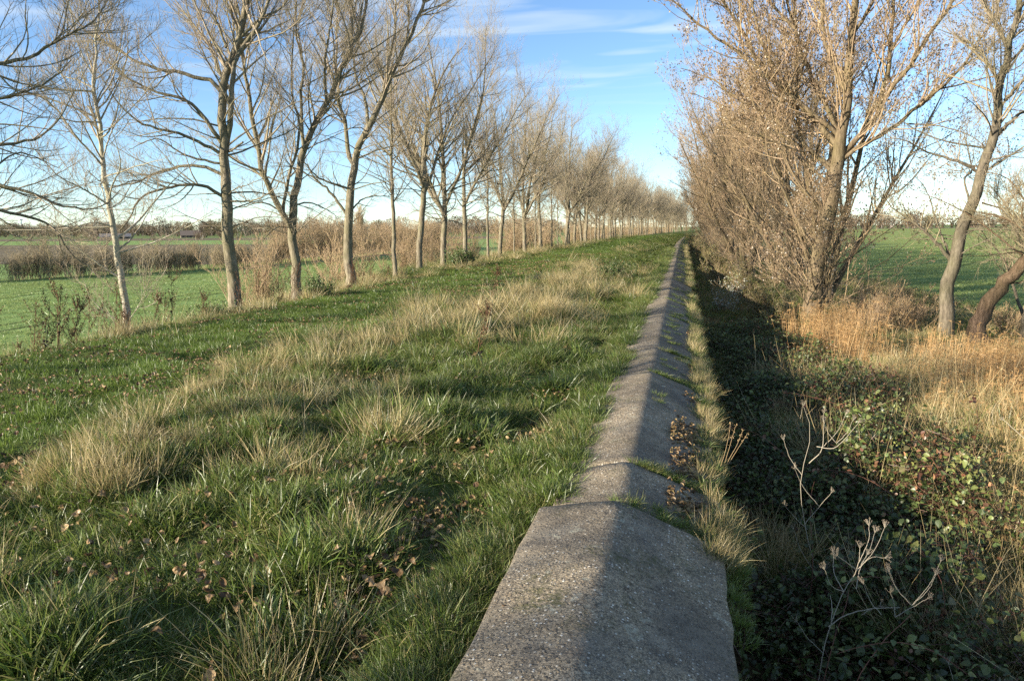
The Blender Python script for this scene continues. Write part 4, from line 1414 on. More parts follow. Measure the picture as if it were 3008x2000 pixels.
r6 = np.random.default_rng(66)
GP, GR, GS, GI = [], [], [], []


def put(u, y, z, rot, sc, idx):
    GP.append(np.stack([u + xc(y), y, z], 1)); GR.append(rot)
    sc = np.asarray(sc); GS.append(np.repeat(sc[:, None], 3, 1) if sc.ndim == 1 else sc); GI.append(idx)


def choose(groups, n, r):
    """groups: list of (first index, weight array) -> index array"""
    w = np.stack([np.broadcast_to(np.asarray(x[1], float), (n,)) for x in groups], 1)
    w = np.maximum(w, 1e-6); w /= w.sum(1, keepdims=True)
    k = (r.random((n, 1)) > np.cumsum(w, 1)).sum(1)
    k = np.minimum(k, len(groups) - 1)
    return np.array([x[0] for x in groups])[k] + r.integers(0, 4, n)


# dike top: three distance bands, denser near the camera
for (y0, y1, dens, sxy, sz) in [(.8, 7, 62, .9, .9), (7, 14, 40, 1.1, 1.0), (14, 30, 17, 1.6, 1.08), (30, 65, 5, 2.6, 1.25), (65, 170, 1.0, 4.6, 1.5)]:
    n = int(dens * 13.5 * (y1 - y0))
    u, y, z = area(n, -14.0, -.42, y0, y1, r6)
    kk = (u < -.47) | (y > 4.5); u, y, z = u[kk], y[kk], z[kk]
    n = len(u)
    # where the mown way runs, rough strip by the wall, verge under the trees
    edge = -4.3 + .55 * vnoise(y * .25, y * 0, 11) + .35 * vnoise(y * .9, u * 0, 12)
    way = (1 / (1 + np.exp((u - edge) * 5))) * (1 / (1 + np.exp(-(u + 9.7 + .4 * vnoise(y * .4, y * 0, 13)) * 4)))
    verge = (u < -9.7).astype(float)
    dn = vnoise(u * .75 + 3, y * .42, 14) + .6 * vnoise(u * 1.9, y * 1.3, 15)
    ridge = np.exp(-((u - edge - .4) / .5) ** 2)
    wallside = np.exp(-((u + .7) / .45) ** 2)
    dry = np.clip(-.38 + .5 * dn + .6 * ridge * np.interp(y, [3.5, 5.5], [0, 1]) - .7 * wallside + np.exp(-((u + 2.3) / 1.2) ** 2) * np.interp(y, [9, 14, 26, 40], [0, .8, .7, .3]), 0, 1.5) * (1 - way)
    dry = np.where(verge > 0, np.clip(.6 + .7 * dn, .05, 1.5), dry)
    idx = choose([(0, .25 + 3 * way), (4, (1 - way) * np.clip(1.35 - .75 * dry, .2, 2)), (8, (1 - way) * (.30 + .3 * dry)), (12, .62 * dry), (16, (.16 * dry * dry + .015) * (y > 4)), (20, (1 - way) * (.16 + .35 * dry) * (y > 4))], n, r6)
    sc = np.stack([np.full(n, sxy)] * 2 + [np.full(n, sz)], 1) * r6.uniform(.7, 1.3, (n, 1))
    hump = 1 + .8 * vnoise(u * 1.6 + 5, y * 1.6, 5) + .2 * vnoise(u * 3, y * 3, 16)
    sc[:, 2] *= np.clip(hump, .4, 1.6) * np.where(u > -4.8, .85, 1)
    # bare leafy gap beside the wall
    gap = np.exp(-((u + 1.15 + .22 * vnoise(y * .8, y * 0, 17)) / .26) ** 2) * (y < 8.5) * ((vnoise(y * .9, u * .5, 18) > -.1) | (y < 3.6))
    hollow = np.clip((-.18 - vnoise(u * 1.6 + 5, y * 1.6, 5)) * 4, 0, 1) * (u > -4.8) * (u < -.8)
    keep = r6.random(n) > np.maximum(gap * .7, hollow * .8)
    rot = lean_rot(n, r6, .9 + r6.normal(0, .7, n), np.abs(r6.normal(.16, .16, n)) * (1 - .5 * way))
    put(u[keep], y[keep], z[keep], rot[keep], sc[keep], idx[keep])

# tussocks: tight groups of clumps that fan out from their middle
for k in range(-24, 205):
    kind = 'dry' if k < 110 else 'green'
    if k < 55:                                   # along the edge of the mown way
        y0 = 4.4 + 34 * ((k + 24 + r6.random()) / 79) ** 1.6
        u0 = float(-4.3 + .55 * vnoise(y0 * .25, 0, 11) + .35 * vnoise(y0 * .9, 0, 12)) + r6.normal(.35, .45 if k >= 0 else .9)
    elif k < 93:                                 # the pale patch near the wall farther on
        y0 = r6.uniform(11, 32); u0 = r6.normal(-2.4, .75)
    elif k < 110:
        y0 = r6.uniform(9, 50); u0 = r6.uniform(-12.6, -10.2)
    else:
        y0 = 2.0 + 11 * r6.random() ** 1.3; u0 = r6.uniform(-4.6, -.95)
    m = 11 if y0 < 14 else 8
    sp = r6.uniform(.10, .16) if k >= 110 else r6.uniform(.13, .30)
    du = r6.normal(0, sp, m); dv = r6.normal(0, sp, m)
    u = u0 + du; y = y0 + dv; z = gz(u, y)
    kk = in_view(u, y, z)
    if kk.sum() < 3: continue
    out = np.arctan2(du, dv)
    rot = lean_rot(m, r6, out + r6.normal(0, .4, m), np.clip(np.hypot(du, dv) * 1.6, 0, .5) + np.abs(r6.normal(0, .12, m)))
    sc = r6.uniform(.8, 1.25, m) * r6.uniform(.75, 1.2)
    if kind == 'dry':
        idx = choose([(12, .75), (8, .6), (16, .6 if y0 > 5.5 else .1), (4, .45)], m, r6)
        sc = sc * (.9 if y0 < 10 else 1.45 if 55 <= k < 93 else 1.2)
    else:
        idx = choose([(4, 1.0), (8, .2), (12, .03)], m, r6)
        sc = sc * 1.1
    put(u[kk], y[kk], z[kk] + .03, rot[kk], sc[kk], idx[kk])

# bright green fringe where the grass meets the wall, creeping over its left edge
y = 2.0 + 60 * r6.random(3400) ** 1.7; u = r6.normal(-.62, .10, 3400) + np.where(y > 4.5, .09, 0); z = gz(np.minimum(u, -.5), y) + .02
kk = in_view(u, y, z) & ((u < -.49) | (y > 4.6)) & (u < -.36)
put(u[kk], y[kk], np.where((u[kk] > -.42) & (y[kk] > 4.6), -.10, z[kk]), lean_rot(kk.sum(), r6, 1.2, np.abs(r6.normal(.15, .15, kk.sum()))), r6.uniform(.55, 1.0, kk.sum()) * (1 + np.maximum(0, y[kk] - 10) * .02), choose([(4, 1.0), (8, .25)], kk.sum(), r6))


def slab_z(u):
    return np.interp(u, PROF[:, 0], PROF[:, 1])


# grass along the right edge of the coping and in the joints
nf = 2400
y = 4.3 + 70 * r6.random(nf) ** 1.6
dens = .5 + .5 * vnoise(y * 1.1, y * 0, 21)
u = r6.normal(.615, .04, nf)
kk = (r6.random(nf) < dens * 1.3 - .05) & (u > .5)
u, y = u[kk], y[kk]
put(u, y, np.where(u < .60, slab_z(np.minimum(u, .59)) - .02, -.32), lean_rot(len(u), r6, 1.2 + r6.normal(0, .5, len(u)), np.abs(r6.normal(.18, .2, len(u)))), r6.uniform(.32, .68, len(u)) * (1 + np.maximum(0, y - 10) * .010),
    choose([(4, .7), (8, 1.0), (12, .35)], len(u), r6))
u = r6.normal(.64, .02, 34); y = r6.uniform(2.3, 4.4, 34)
kk = vnoise(y * 3, y * 0, 22) > .05
put(u[kk], y[kk], np.full(kk.sum(), -.33), lean_rot(kk.sum(), r6, 1.4, np.abs(r6.normal(.35, .2, kk.sum()))), r6.uniform(.3, .6, kk.sum()), choose([(4, 1), (8, .4)], kk.sum(), r6))
for j, yj in enumerate(joints[3:40]):
    m = int(70 if j < 2 else r6.integers(14, 46))
    u = .02 + .58 * r6.random(m) ** (.8 if j < 2 else .7); y = yj + .03 + np.abs(r6.normal(0, .05 + .09 * u, m)) * (1 if j != 0 else 1.3)
    if j > 1: u = np.clip(u, r6.uniform(0, .25), None)
    put(u, y, slab_z(u) - .035, lean_rot(m, r6, 1.0, np.abs(r6.normal(.15, .2, m))), r6.uniform(.16, .42, m) * (1 if j > 1 else 1.15) * (1 + .012 * yj), choose([(4, 1), (0, .9), (8, .35)], m, r6))
# moss and weeds on the sloping side further on
m = 420
u = r6.uniform(.12, .58, m); y = 7.5 + 42 * r6.random(m) ** 1.3
kk = vnoise(u * 4, y * 1.6, 23) > .12
put(u[kk], y[kk], slab_z(u[kk]) - .03, lean_rot(kk.sum(), r6, 1.0, .2), r6.uniform(.2, .45, kk.sum()) * (1 + .012 * y[kk]), choose([(0, 1), (4, .4), (8, .3)], kk.sum(), r6))

# right bank: long matted grass
for (u0, u1, y0, y1, dens, sc0) in [(1.3, 6.5, 2.8, 10, 48, 1.3), (.8, 12, 9, 24, 15, 1.7), (.8, 14, 24, 60, 3.2, 2.8), (.8, 7, 60, 130, 1.2, 4.0)]:
    n = int(dens * (u1 - u0) * (y1 - y0))
    u, y, z = area(n, u0, u1, y0, y1, r6)
    n = len(u)
    dry = np.clip((u - 2.0) / 3.5 + .5 * vnoise(u, y, 24), .05, .8)
    put(u, y, z, lean_rot(n, r6, r6.uniform(0, 2 * PI, n), np.abs(r6.normal(.3, .22, n))), np.stack([np.full(n, sc0)] * 2 + [np.full(n, min(sc0, 1.25) * .9)], 1) * r6.uniform(.7, 1.3, (n, 1)), choose([(4, .7), (8, 1.1), (12, dry * .7), (16, .15 * dry), (20, .5)], n, r6))

n = 4600
u = r6.uniform(.9, 5.2, n); y = 2.6 + 12.4 * r6.random(n) ** 1.3
z = gz(u, y) + np.interp(u, [.9, 1.8], [.2, .5])
kk = in_view(u, y, z) & (vnoise(u * .9, y * .9, 26) + (u - 2.3) * .4 > -.1)
u, y, z = u[kk], y[kk], z[kk]; n = len(u)
put(u, y, z, lean_rot(n, r6, r6.uniform(0, 2 * PI, n), np.abs(r6.normal(.45, .25, n))), r6.uniform(.9, 1.6, n), choose([(4, .35), (8, .8), (12, .7), (16, .9), (20, .5)], n, r6))
scatter('grass', GRASS, np.concatenate(GP), np.concatenate(GR), np.concatenate(GS), np.concatenate(GI), 'green and straw-coloured grass covering the dike top and its banks', 'grass')

WG = np.array([(.215, .285, .09), (.25, .315, .105), (.285, .335, .12)])
crop = [cmesh(clump(260 + i, 90, .17, (.04, .10), .006, WG, WG * 1.2, .5, .35), 'grass') for i in range(4)]
n = 5200
u = r6.uniform(-62, -20.5, n); y = r6.uniform(16, 118, n)
kk = in_view(u, y, np.full(n, -3.0), .05)
# nothing grows in the wheel ruts
u, y = u[kk], y[kk]; n = len(u)
scatter('young_wheat', crop, np.stack([u + xc(y), y, np.full(n, -3.0)], 1), rz_only(n, r6, .05), np.stack([r6.uniform(4, 6, n)] * 2 + [r6.uniform(1.2, 2.0, n)], 1), r6.integers(0, 4, n), 'short green young wheat on the field left of the dike', 'crop')
n = 4200
u = 12.5 + 60 * r6.random(n) ** 1.3; y = r6.uniform(16, 150, n)
kk = in_view(u, y, np.full(n, -2.4), .05)
u, y = u[kk], y[kk]; n = len(u)
scatter('pasture_grass', crop, np.stack([u + xc(y), y, np.maximum(gz(np.minimum(u, 14), y), -2.4)], 1), rz_only(n, r6, .05), np.stack([r6.uniform(4.5, 7.5, n)] * 2 + [r6.uniform(1.4, 2.6, n)], 1), r6.integers(0, 4, n), 'green pasture grass on the field right of the dike', 'grass')

# ---- fallen leaves
LC = np.array([(.21, .135, .065), (.15, .092, .045), (.30, .20, .10), (.11, .068, .036), (.36, .255, .14), (.24, .175, .075)])


def dead_leaf(seed, c):
    """curled dry leaf: 4 x 3 grid, lobed outline"""
    r = np.random.default_rng(seed)
    g_ = Geo()
    t = np.linspace(0, 1, 5); w = np.array([.06, .34, .42, .28, .02]) * r.uniform(.85, 1.2, 5)
    cu = r.uniform(2.0, 5.0); cl = r.uniform(1.0, 3.2); sg = r.choice([-1, 1])
    V = []
    for i in range(5):
        for s_ in (-1, -.5, 0, .5, 1):
            x = t[i] - .5; yy = s_ * w[i]
            V.append((math.sin(x * cl) / cl, yy * (1 - .25 * abs(s_) * cu * .3), .25 * (yy * yy) * cu + (1 - math.cos(x * cl)) / cl * sg + r.normal(0, .025)))
    V = np.array(V); i = np.arange(25).reshape(5, 5)
    q = np.stack([i[:-1, :-1], i[1:, :-1], i[1:, 1:], i[:-1, 1:]], -1).reshape(-1, 4)
    g_.add(V - V.mean(0), q, None, np.tile(c, (25, 1)) * r.uniform(.8, 1.2, (25, 1)))
    return g_.mesh('fallen_leaf', [MAT['dead_leaf']], False)


LEAVES = [dead_leaf(300 + i, LC[i % 6]) for i in range(12)]
LP, LR, LS = [], [], []


def putleaf(u, y, z, s, r=r6):
    n = len(u)
    LP.append(np.stack([u + xc(y), y, z], 1)); LR.append(np.stack([r.normal(0, .5, n), r.normal(0, .5, n), r.uniform(0, 2 * PI, n)], 1)); LS.append(s)


# strewn over the mown way and verge, in drifts
n = 30000
u = r6.uniform(-11.5, -1.0, n); y = 3 + 50 * r6.random(n) ** 1.7
z = gz(u, y)
pat = vnoise(u * .55, y * .9, 31) + .6 * vnoise(u * 1.7, y * 2.2, 32)
way = (u < -4.2)
kk = in_view(u, y, z) & (r6.random(n) < np.clip(.34 + .7 * pat, .03, 1) * np.where(way, 1, .4))
putleaf(u[kk], y[kk], z[kk] + np.where(way[kk], .075, .09), r6.uniform(.035, .07, kk.sum()) * (1 + np.maximum(0, y[kk] - 12) * .012))
# drift in the gap beside the wall
n = 1500
y = r6.uniform(1.9, 7.2, n); u = -1.12 + .22 * vnoise(y * .8, y * 0, 17) + r6.normal(0, .19, n)
kk = ((vnoise(y * .9, u * .5, 18) > -.1) | (y < 3.6)) & (u < -.55)
putleaf(u[kk], y[kk], gz(u[kk], y[kk]) + .02 + r6.uniform(-.01, .06, kk.sum()), r6.uniform(.03, .068, kk.sum()))
# leaves gathered in the hollows of the rough grass
n = 9000
y = 2.0 + 13 * r6.random(n) ** 1.2; u = r6.uniform(-4.7, -.8, n); z = gz(u, y)
kk = in_view(u, y, z) & (vnoise(u * 1.6 + 5, y * 1.6, 5) < -.22) & (vnoise(u * .7, y * .7, 36) > -.35) & (r6.random(n) < .42)
putleaf(u[kk], y[kk], z[kk] + r6.uniform(-.01, .05, kk.sum()), r6.uniform(.03, .068, kk.sum()))
# small heaps blown into the rough grass
for k in range(20):
    cy = 2.2 + 7.5 * r6.random(); cu = r6.uniform(-4.4, -.9); m = int(r6.integers(8, 30))
    y = r6.normal(cy, .14, m); u = np.minimum(r6.normal(cu, .16, m), -.58)
    z = gz(u, y)
    kk = in_view(u, y, z)
    putleaf(u[kk], y[kk], z[kk] + r6.uniform(.03, .13, kk.sum()), r6.uniform(.04, .068, kk.sum()))
# piles caught on the sloping side of the coping
for cy, cu, sy, su, m in [(4.95, .40, .13, .075, 130), (5.85, .43, .24, .07, 170), (6.75, .40, .26, .075, 190), (8.3, .5, .2, .05, 30), (10.2, .52, .3, .04, 26), (13.3, .5, .3, .05, 20)]:
    y = r6.normal(cy, sy, m); u = np.clip(r6.normal(cu, su, m), .3, .6)
    putleaf(u, y, slab_z(u) - .035 + r6.uniform(.008, .04, m), r6.uniform(.03, .06, m))
    LR[-1][:, 0] *= .5; LR[-1][:, 1] = .35 + LR[-1][:, 1] * .5; LR[-1][:, 2] = r6.normal(0, .6, m)
n = 30
y = r6.uniform(3, 12, n); u = r6.uniform(-.42, .5, n)
putleaf(u[:6], y[:6], slab_z(u[:6]) + .006, r6.uniform(.02, .035, 6))
LP = np.concatenate(LP); LR = np.concatenate(LR); LS = np.concatenate(LS)
LI = r6.integers(0, 12, len(LP))
# the largest leaves in view stand as objects of their own, the rest are litter
dist = np.linalg.norm(LP - np.array([.35, 0, 1.6]), axis=1)
pv = in_view(LP[:, 0], LP[:, 1], LP[:, 2], 0.0)
order = np.argsort(-(LS / dist) * pv)
big = order[:170]
rest = np.setdiff1d(np.arange(len(LP)), big)
for i in big:
    o = obj('fallen_leaf', bpy.data.meshes[LEAVES[LI[i]].name], None, LP[i])
    o.rotation_euler = LR[i]; o.scale = (LS[i],) * 3
    onwall = LP[i][0] > -.45
    tag(o, 'curled dry brown leaf in the heap on the sloping side of the wall' if onwall else 'curled dry brown leaf lying in the near grass left of the wall', 'leaf', 'leaves heaped on the wall' if onwall else 'leaves in the near grass')
scatter('leaf_litter', LEAVES, LP[rest], LR[rest], LS[rest], LI[rest], 'dry brown fallen leaves strewn over the grass and wall farther off', 'leaf litter')

# ---- brambles filling the ditch
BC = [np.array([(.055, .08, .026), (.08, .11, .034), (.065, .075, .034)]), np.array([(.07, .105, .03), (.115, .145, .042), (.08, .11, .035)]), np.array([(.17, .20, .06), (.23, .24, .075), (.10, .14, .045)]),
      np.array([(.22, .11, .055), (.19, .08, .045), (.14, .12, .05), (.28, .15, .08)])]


def sprig(seed, cols, n=26, rad=.14, size=(.026, .05)):
    global rng
    rng = r = np.random.default_rng(seed)
    g_ = Geo()
    P_ = r.normal(0, rad * .6, (n, 3)); P_[:, 2] *= .7
    nm = r.normal(0, .75, (n, 3)); nm[:, 2] += 1
    round_leaves(g_, P_, size[0] * .7 + (size[1] * 1.2 - size[0] * .7) * r.random(n) ** 1.5, pick(cols, n, r) * r.uniform(.6, 1.25, (n, 1)), nm, .8, .3)
    a = r.uniform(0, 2 * PI, 3)
    Pt, Rt = grow(np.stack([np.cos(a) * -.12, np.sin(a) * -.12, np.full(3, -.05)], 1), np.stack([np.cos(a), np.sin(a), np.full(3, .4)], 1), np.full(3, .28), np.full(3, .003), np.full(3, .002), 4, .15, -.3)
    g_.tubes(Pt, Rt, 3, np.tile((.12, .06, .04), (3, 1)))
    return g_.mesh('sprig', [MAT['bramble']], False)


SPR = [sprig(400 + i, BC[i // 3]) for i in range(12)]


def mound(u, y):
    return np.clip(.25 + .75 * np.exp(-((u - 2.7) / 1.3) ** 2) + .28 * vnoise(u * .9, y * .7, 41) + .2 * vnoise(u * 2.3, y * 2.1, 42), .06, 1.4) * np.interp(y, [1, 5, 8, 12, 16, 24], [.55, .75, 1, .95, .7, .5])


n = 12500
y = 1.5 + 22 * r6.random(n) ** 1.15; u = .66 + r6.gamma(2.2, .85, n)
z = gz(u, y) + mound(u, y) - np.abs(r6.normal(0, .2, n))
kk = in_view(u, y, z) & (u < 5.2) & (u < np.interp(y, [2, 6, 10, 14, 24], [2.6, 3.4, 4.2, 3.6, 2.8]) + .6 * vnoise(y * .8, u, 43)) & (r6.random(n) < np.interp(y, [10, 24], [1, .6]) * np.interp(u, [1.9, 2.8, 3.8], [1, .6, .35]) * np.where((y < 7) & (u > 2.1), .55, 1)) & (vnoise(u * 1.5, y * 1.5, 46) > -.55)
u, y, z = u[kk], y[kk], z[kk]; n = len(u)
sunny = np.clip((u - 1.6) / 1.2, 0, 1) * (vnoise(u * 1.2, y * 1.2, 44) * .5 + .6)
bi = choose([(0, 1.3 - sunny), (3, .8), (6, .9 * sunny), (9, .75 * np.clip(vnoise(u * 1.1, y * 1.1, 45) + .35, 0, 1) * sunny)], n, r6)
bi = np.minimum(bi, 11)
# arching bramble canes: each a plant of its own in the ditch
for kc in range(26):
    rng = np.random.default_rng(800 + kc)
    cu_, cy_ = rng.uniform(1.1, 3.6), rng.uniform(3.2, 11)
    a_ = rng.uniform(0, 2 * PI)
    P_, R_ = grow(np.array([[0, 0, 0.]]), np.array([[math.cos(a_) * .6, math.sin(a_) * .6, 1.]]), np.array([rng.uniform(.9, 1.7)]), np.array([.004]), np.array([.0018]), 14, .05, np.array([-1.5]))
    g_ = Geo(); g_.tubes(P_, R_, 5, np.array([[.16, .075, .05]]) * rng.uniform(.7, 1.3))
    m_ = 16
    g2 = Geo(); ii = rng.integers(4, 14, m_)
    nm_ = rng.normal(0, .5, (m_, 3)); nm_[:, 2] += 1
    round_leaves(g2, P_[0, ii] + rng.normal(0, .02, (m_, 3)), rng.uniform(.025, .06, m_), pick(BC[kc % 4], m_, rng), nm_, .8, .25)
    o = empty('bramble_cane', (cu_, cy_, float(gz(cu_, cy_)) + float(mound(np.array(cu_), np.array(cy_))) * .55))
    tag(o, 'thin arching bramble cane rising out of the leafy ditch', 'bramble', 'bramble canes in the ditch')
    obj('stem', g_.mesh('stem', [MAT['stalk']]), o)
    part('foliage', g2.mesh('foliage', [MAT['bramble']], False), o)
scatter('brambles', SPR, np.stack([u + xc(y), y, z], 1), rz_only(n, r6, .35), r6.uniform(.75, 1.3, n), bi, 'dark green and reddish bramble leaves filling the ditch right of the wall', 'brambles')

# ---- reeds
RC = np.array([(.56, .34, .145), (.48, .29, .12), (.62, .43, .21), (.40, .235, .095)])


def reed_clump(seed, n=10, H=(1.15, 2.0)):
    global rng
    rng = r = np.random.default_rng(seed)
    g_ = Geo()
    base = np.stack([r.normal(0, .16, n), r.normal(0, .16, n), np.full(n, -.05)], 1)
    d = r.normal(0, .11, (n, 3)); d[:, 2] = 1
    L = r.uniform(H[0], H[1], n)
    P_, R_ = grow(base, d, L, np.full(n, .005), np.full(n, .0028), 7, .03, 0)
    C = pick(RC, n, r)
    g_.tubes(P_, R_, 3, C * 1.15)
    for k in range(2, 7):
        for rep in range(1):
            p = P_[:, k]; a = r.uniform(0, 2 * PI, n)
            o_ = np.stack([np.cos(a), np.sin(a), np.full(n, .7)], 1)
            g_.blades(p, norm(o_), np.stack([np.cos(a) * .25, np.sin(a) * .25, np.full(n, -1.0)], 1) * r.uniform(.4, 1.1, (n, 1)), r.uniform(.16, .38, n), r.uniform(.008, .015, n), pick(RC, n, r), pick(RC, n, r), 3)
    m = 10
    p = np.repeat(P_[:, -1], m, 0)
    g_.blades(p, norm(r.normal(0, .35, (n * m, 3)) + np.array([.25, 0, 1])), np.tile([.3, 0, -.5], (n * m, 1)) * 1.0, r.uniform(.08, .20, n * m), np.full(n * m, .007), pick(RC * .8, n * m, r), pick(RC * 1.1, n * m, r), 2)
    return g_.mesh('reeds', [MAT['reed']], False)


REED = [reed_clump(500 + i) for i in range(5)]
RP = []; RS = []
for (cu, cy, su, sy, m, s0) in [(6.2, 14.0, 1.0, 1.7, 330, .50), (5.0, 12.0, .6, 1.5, 170, .52), (3.7, 18.5, .35, 1.5, 70, .62), (4.6, 9.0, .6, 1.4, 130, .46), (7.6, 17.0, 1.3, 1.0, 110, .38), (4.2, 22.0, .5, 1.0, 36, .45), (3.6, 6.2, .5, 1.2, 60, .42)]:
    u = r6.normal(cu, su, m); y = r6.normal(cy, sy, m); z = gz(u, y)
    kk = (u > 2.4) & (u < 13) & (y < 23.5) & in_view(u, y, z + 1, .3)
    RP.append(np.stack([u[kk] + xc(y[kk]), y[kk], z[kk]], 1)); RS.append(r6.uniform(.7, 1.2, kk.sum()) * s0)
RP = np.concatenate(RP); RS = np.concatenate(RS); n = len(RP)
scatter('reeds', REED, RP, lean_rot(n, r6, 1.0 + r6.normal(0, .8, n), np.abs(r6.normal(.12, .12, n))), RS, r6.integers(0, 5, n), 'tall dry orange-brown reeds on the bank below the leaning trees', 'reeds')

# ---- leafy bushes right of the wall
SILV = (np.array([(.55, .57, .50), (.40, .44, .36), (.16, .19, .09), (.25, .27, .12)]), np.array([.3, .2, .3, .2]))
YEL = (np.array([(.17, .17, .05), (.22, .19, .06), (.12, .13, .04), (.28, .22, .06)]), np.array([.35, .25, .3, .1]))
BRL = (np.array([(.30, .19, .08), (.24, .14, .06), (.36, .24, .11), (.18, .12, .05)]), np.array([.3, .3, .25, .15]))
sv = shrub(81, 1.5, 1.2, 12, 90, 420, .004, 1100, SILV, 'willow_twig', (.05, .085), (.4, 1.3))
yl = [shrub(82, 1.9, 2.0, 16, 120, 700, .004, 2600, YEL, 'willow_twig', (.05, .085), (.4, 1.4)), shrub(83, 1.6, 2.0, 16, 120, 700, .004, 2200, YEL, 'willow_twig', (.05, .08), (.4, 1.4))]
br = [shrub(84, 1.7, 2.0, 20, 160, 1000, .004, 2200, BRL, 'willow_twig', (.035, .06), (.4, 1.4)), shrub(85, 1.5, 2.2, 20, 160, 1000, .004, 2000, BRL, 'willow_twig', (.035, .06), (.4, 1.4))]


def bush(parts, u, y, sc, label, group=None):
    return place_shrub('leafy_bush', parts, (u + float(xc(y)), y, float(gz(u, y)) - .03), label, group, sc, 'bush')


bush(sv, 2.25, 30.0, .95, 'silvery white-leaved sucker bush beside the wall')
for k, (u, y, s_) in enumerate([(2.9, 33.0, .85), (3.3, 28.5, .8), (2.6, 37.0, .9), (2.4, 42.0, .95), (2.5, 47.5, .95), (2.4, 53, 1.0), (2.3, 59, 1.0), (2.2, 66, 1.05), (3.6, 24.6, .6), (2.0, 73, 1.1), (1.9, 80, 1.1), (1.9, 88, 1.15), (1.8, 97, 1.2), (1.8, 107, 1.2), (1.8, 118, 1.25)]):
    bush(yl[k % 2], u, y, s_, 'yellow-green leafy bush in the ditch right of the wall', 'leafy bushes along the ditch')
for k, (u, y, s_) in enumerate([(6.0, 25.2, .9), (6.9, 24.6, .8), (5.5, 23.4, .7), (9.8, 25.6, .7), (7.4, 26.8, .8)]):
    bush(br[k % 2], u, y, s_, 'low rusty brown bush behind the reeds near the leaning trees', 'rusty bushes behind the reeds')
net = shrub(86, .55, 1.0, 26, 90, 300, .003, 2600, (np.array([(.08, .14, .03), (.11, .18, .04), (.09, .12, .035)]), np.array([.4, .35, .25])), 'shrub_twig', (.04, .07), (.5, 1.4))
for k, (u, y, s_, lb) in enumerate([(-10.0, 21.0, .8, 'bright green nettle patch at the edge of the mown grass, near the bare trees'), (-10.9, 17.2, .75, 'dark green nettle patch beside the slim pale tree and the big poplar'),
                                    (-10.9, 39, 1.3, 'large dull green nettle patch at the foot of the middle trees'), (-2.0, 27, .9, 'dark green weed patch in the rough grass near the far wall')]):
    o = empty('nettle_patch', (u, y, float(gz(u, y))), k * 1.3, s_)
    tag(o, lb, 'nettles')
    for nme, me in net: part(nme, me, o)

# ---- dead weed stalks on the verge


def dock(seed, H):
    global rng
    rng = r = np.random.default_rng(seed)
    g_ = Geo(); gs = Geo()
    P_, R_ = grow(np.array([[0, 0, -.05]]), np.array([[.12, .05, 1.]]), np.array([H]), np.array([.008]), np.array([.003]), 10, .05, .05)
    g_.tubes(P_, R_, 5, np.array([[.16, .09, .05]]))
    m = 7
    b_, d_, L_, r_ = sprout(P_, R_, m, .3, .95, .3, .75, .38, .4, .4)
    P2, R2 = grow(b_, d_, L_, np.full(m, .004), np.full(m, .002), 7, .06, .5)
    g_.tubes(P2, R2, 4, np.tile((.15, .085, .05), (m, 1)))
    pts = np.concatenate([P2[:, 2:].reshape(-1, 3), P_[0, 6:]])
    k = 9
    p = np.repeat(pts, k, 0) + r.normal(0, .016, (len(pts) * k, 3))
    gs.leaves(p, r.uniform(.014, .034, len(p)), pick(np.array([(.12, .06, .035), (.16, .085, .045), (.09, .05, .03), (.19, .11, .06)]), len(p), r), None, .9, .3)
    gl = Geo()
    q = P_[0, r.integers(1, 6, 7)]
    gl.leaves(q, r.uniform(.06, .14, 7), pick(np.array([(.17, .11, .06), (.12, .08, .05)]), 7, r), None, .5, .5)
    return [('stem', g_.mesh('stem', [MAT['stalk']])), ('seed_heads', gs.mesh('seed_heads', [MAT['stalk']], False)), ('leaves', gl.mesh('leaves', [MAT['dead_leaf']], False))]


docks = [dock(600 + i, h) for i, h in enumerate((1.6, 1.3, 1.05, 1.75))]
spots = [(-11.3, 15.9, 3, 1.0, 'tallest dark dead dock stalk, just right of the slim pale tree'), (-11.2, 18.4, 1, .95, 'dark dead dock stalk just left of the largest near poplar'), (-11.2, 20.6, 1, .9, 'dark dead dock stalk just right of the largest near poplar'),
         (-11.4, 12.6, 0, 1.0, None), (-11.1, 11.9, 1, 1.0, None), (-11.7, 13.4, 3, .8, None), (-11.2, 13.9, 0, .9, None), (-11.5, 14.4, 1, .9, None), (-11.0, 14.8, 2, 1.0, None), (-11.6, 11.2, 3, .85, None), (-10.8, 12.3, 2, 1, None),
         (-11.3, 17.0, 2, .9, None), (-11.0, 16.6, 1, .7, None), (-11.4, 21.8, 0, .8, None), (-11.2, 22.4, 1, .8, None), (-11.4, 24.4, 0, .85, None), (-11.0, 25.2, 2, .9, None), (-11.3, 26.0, 1, .85, None), (-10.9, 13.2, 1, .7, None), (-10.8, 11.4, 0, .7, None)]
rw = np.random.default_rng(90)
spots += [(rw.uniform(-12.3, -10.6), rw.uniform(9.5, 16), int(rw.integers(0, 4)), rw.uniform(.55, .9), None) for _ in range(22)] + [(rw.uniform(-12.0, -10.8), rw.uniform(20, 34), int(rw.integers(0, 4)), rw.uniform(.5, .85), None) for _ in range(10)]
for u, y, k, s_, lb in spots:
    o = empty('dead_dock', (u, y, float(gz(u, y))), r6.uniform(-.5, .5), s_)
    tag(o, lb or 'dark brown dead weed stalk standing on the left verge under the trees', 'weed', 'dead weed stalks on the verge')
    for nme, me in docks[k]: part(nme, me, o)
for u, y, s_, lb in [(-2.3, 9.8, .75, 'reddish dead dock stalk in the rough grass left of the wall, nearer one'), (-3.9, 17.0, .9, 'reddish dead dock stalk in the rough grass, farther from the wall')]:
    o = empty('dead_dock', (u, y, float(gz(u, y))), .3, s_)
    tag(o, lb, 'weed')
    for nme, me in docks[2]: part(nme, me, o)

# ---- dead umbel plants in the ditch
b5 = (700, 1560)


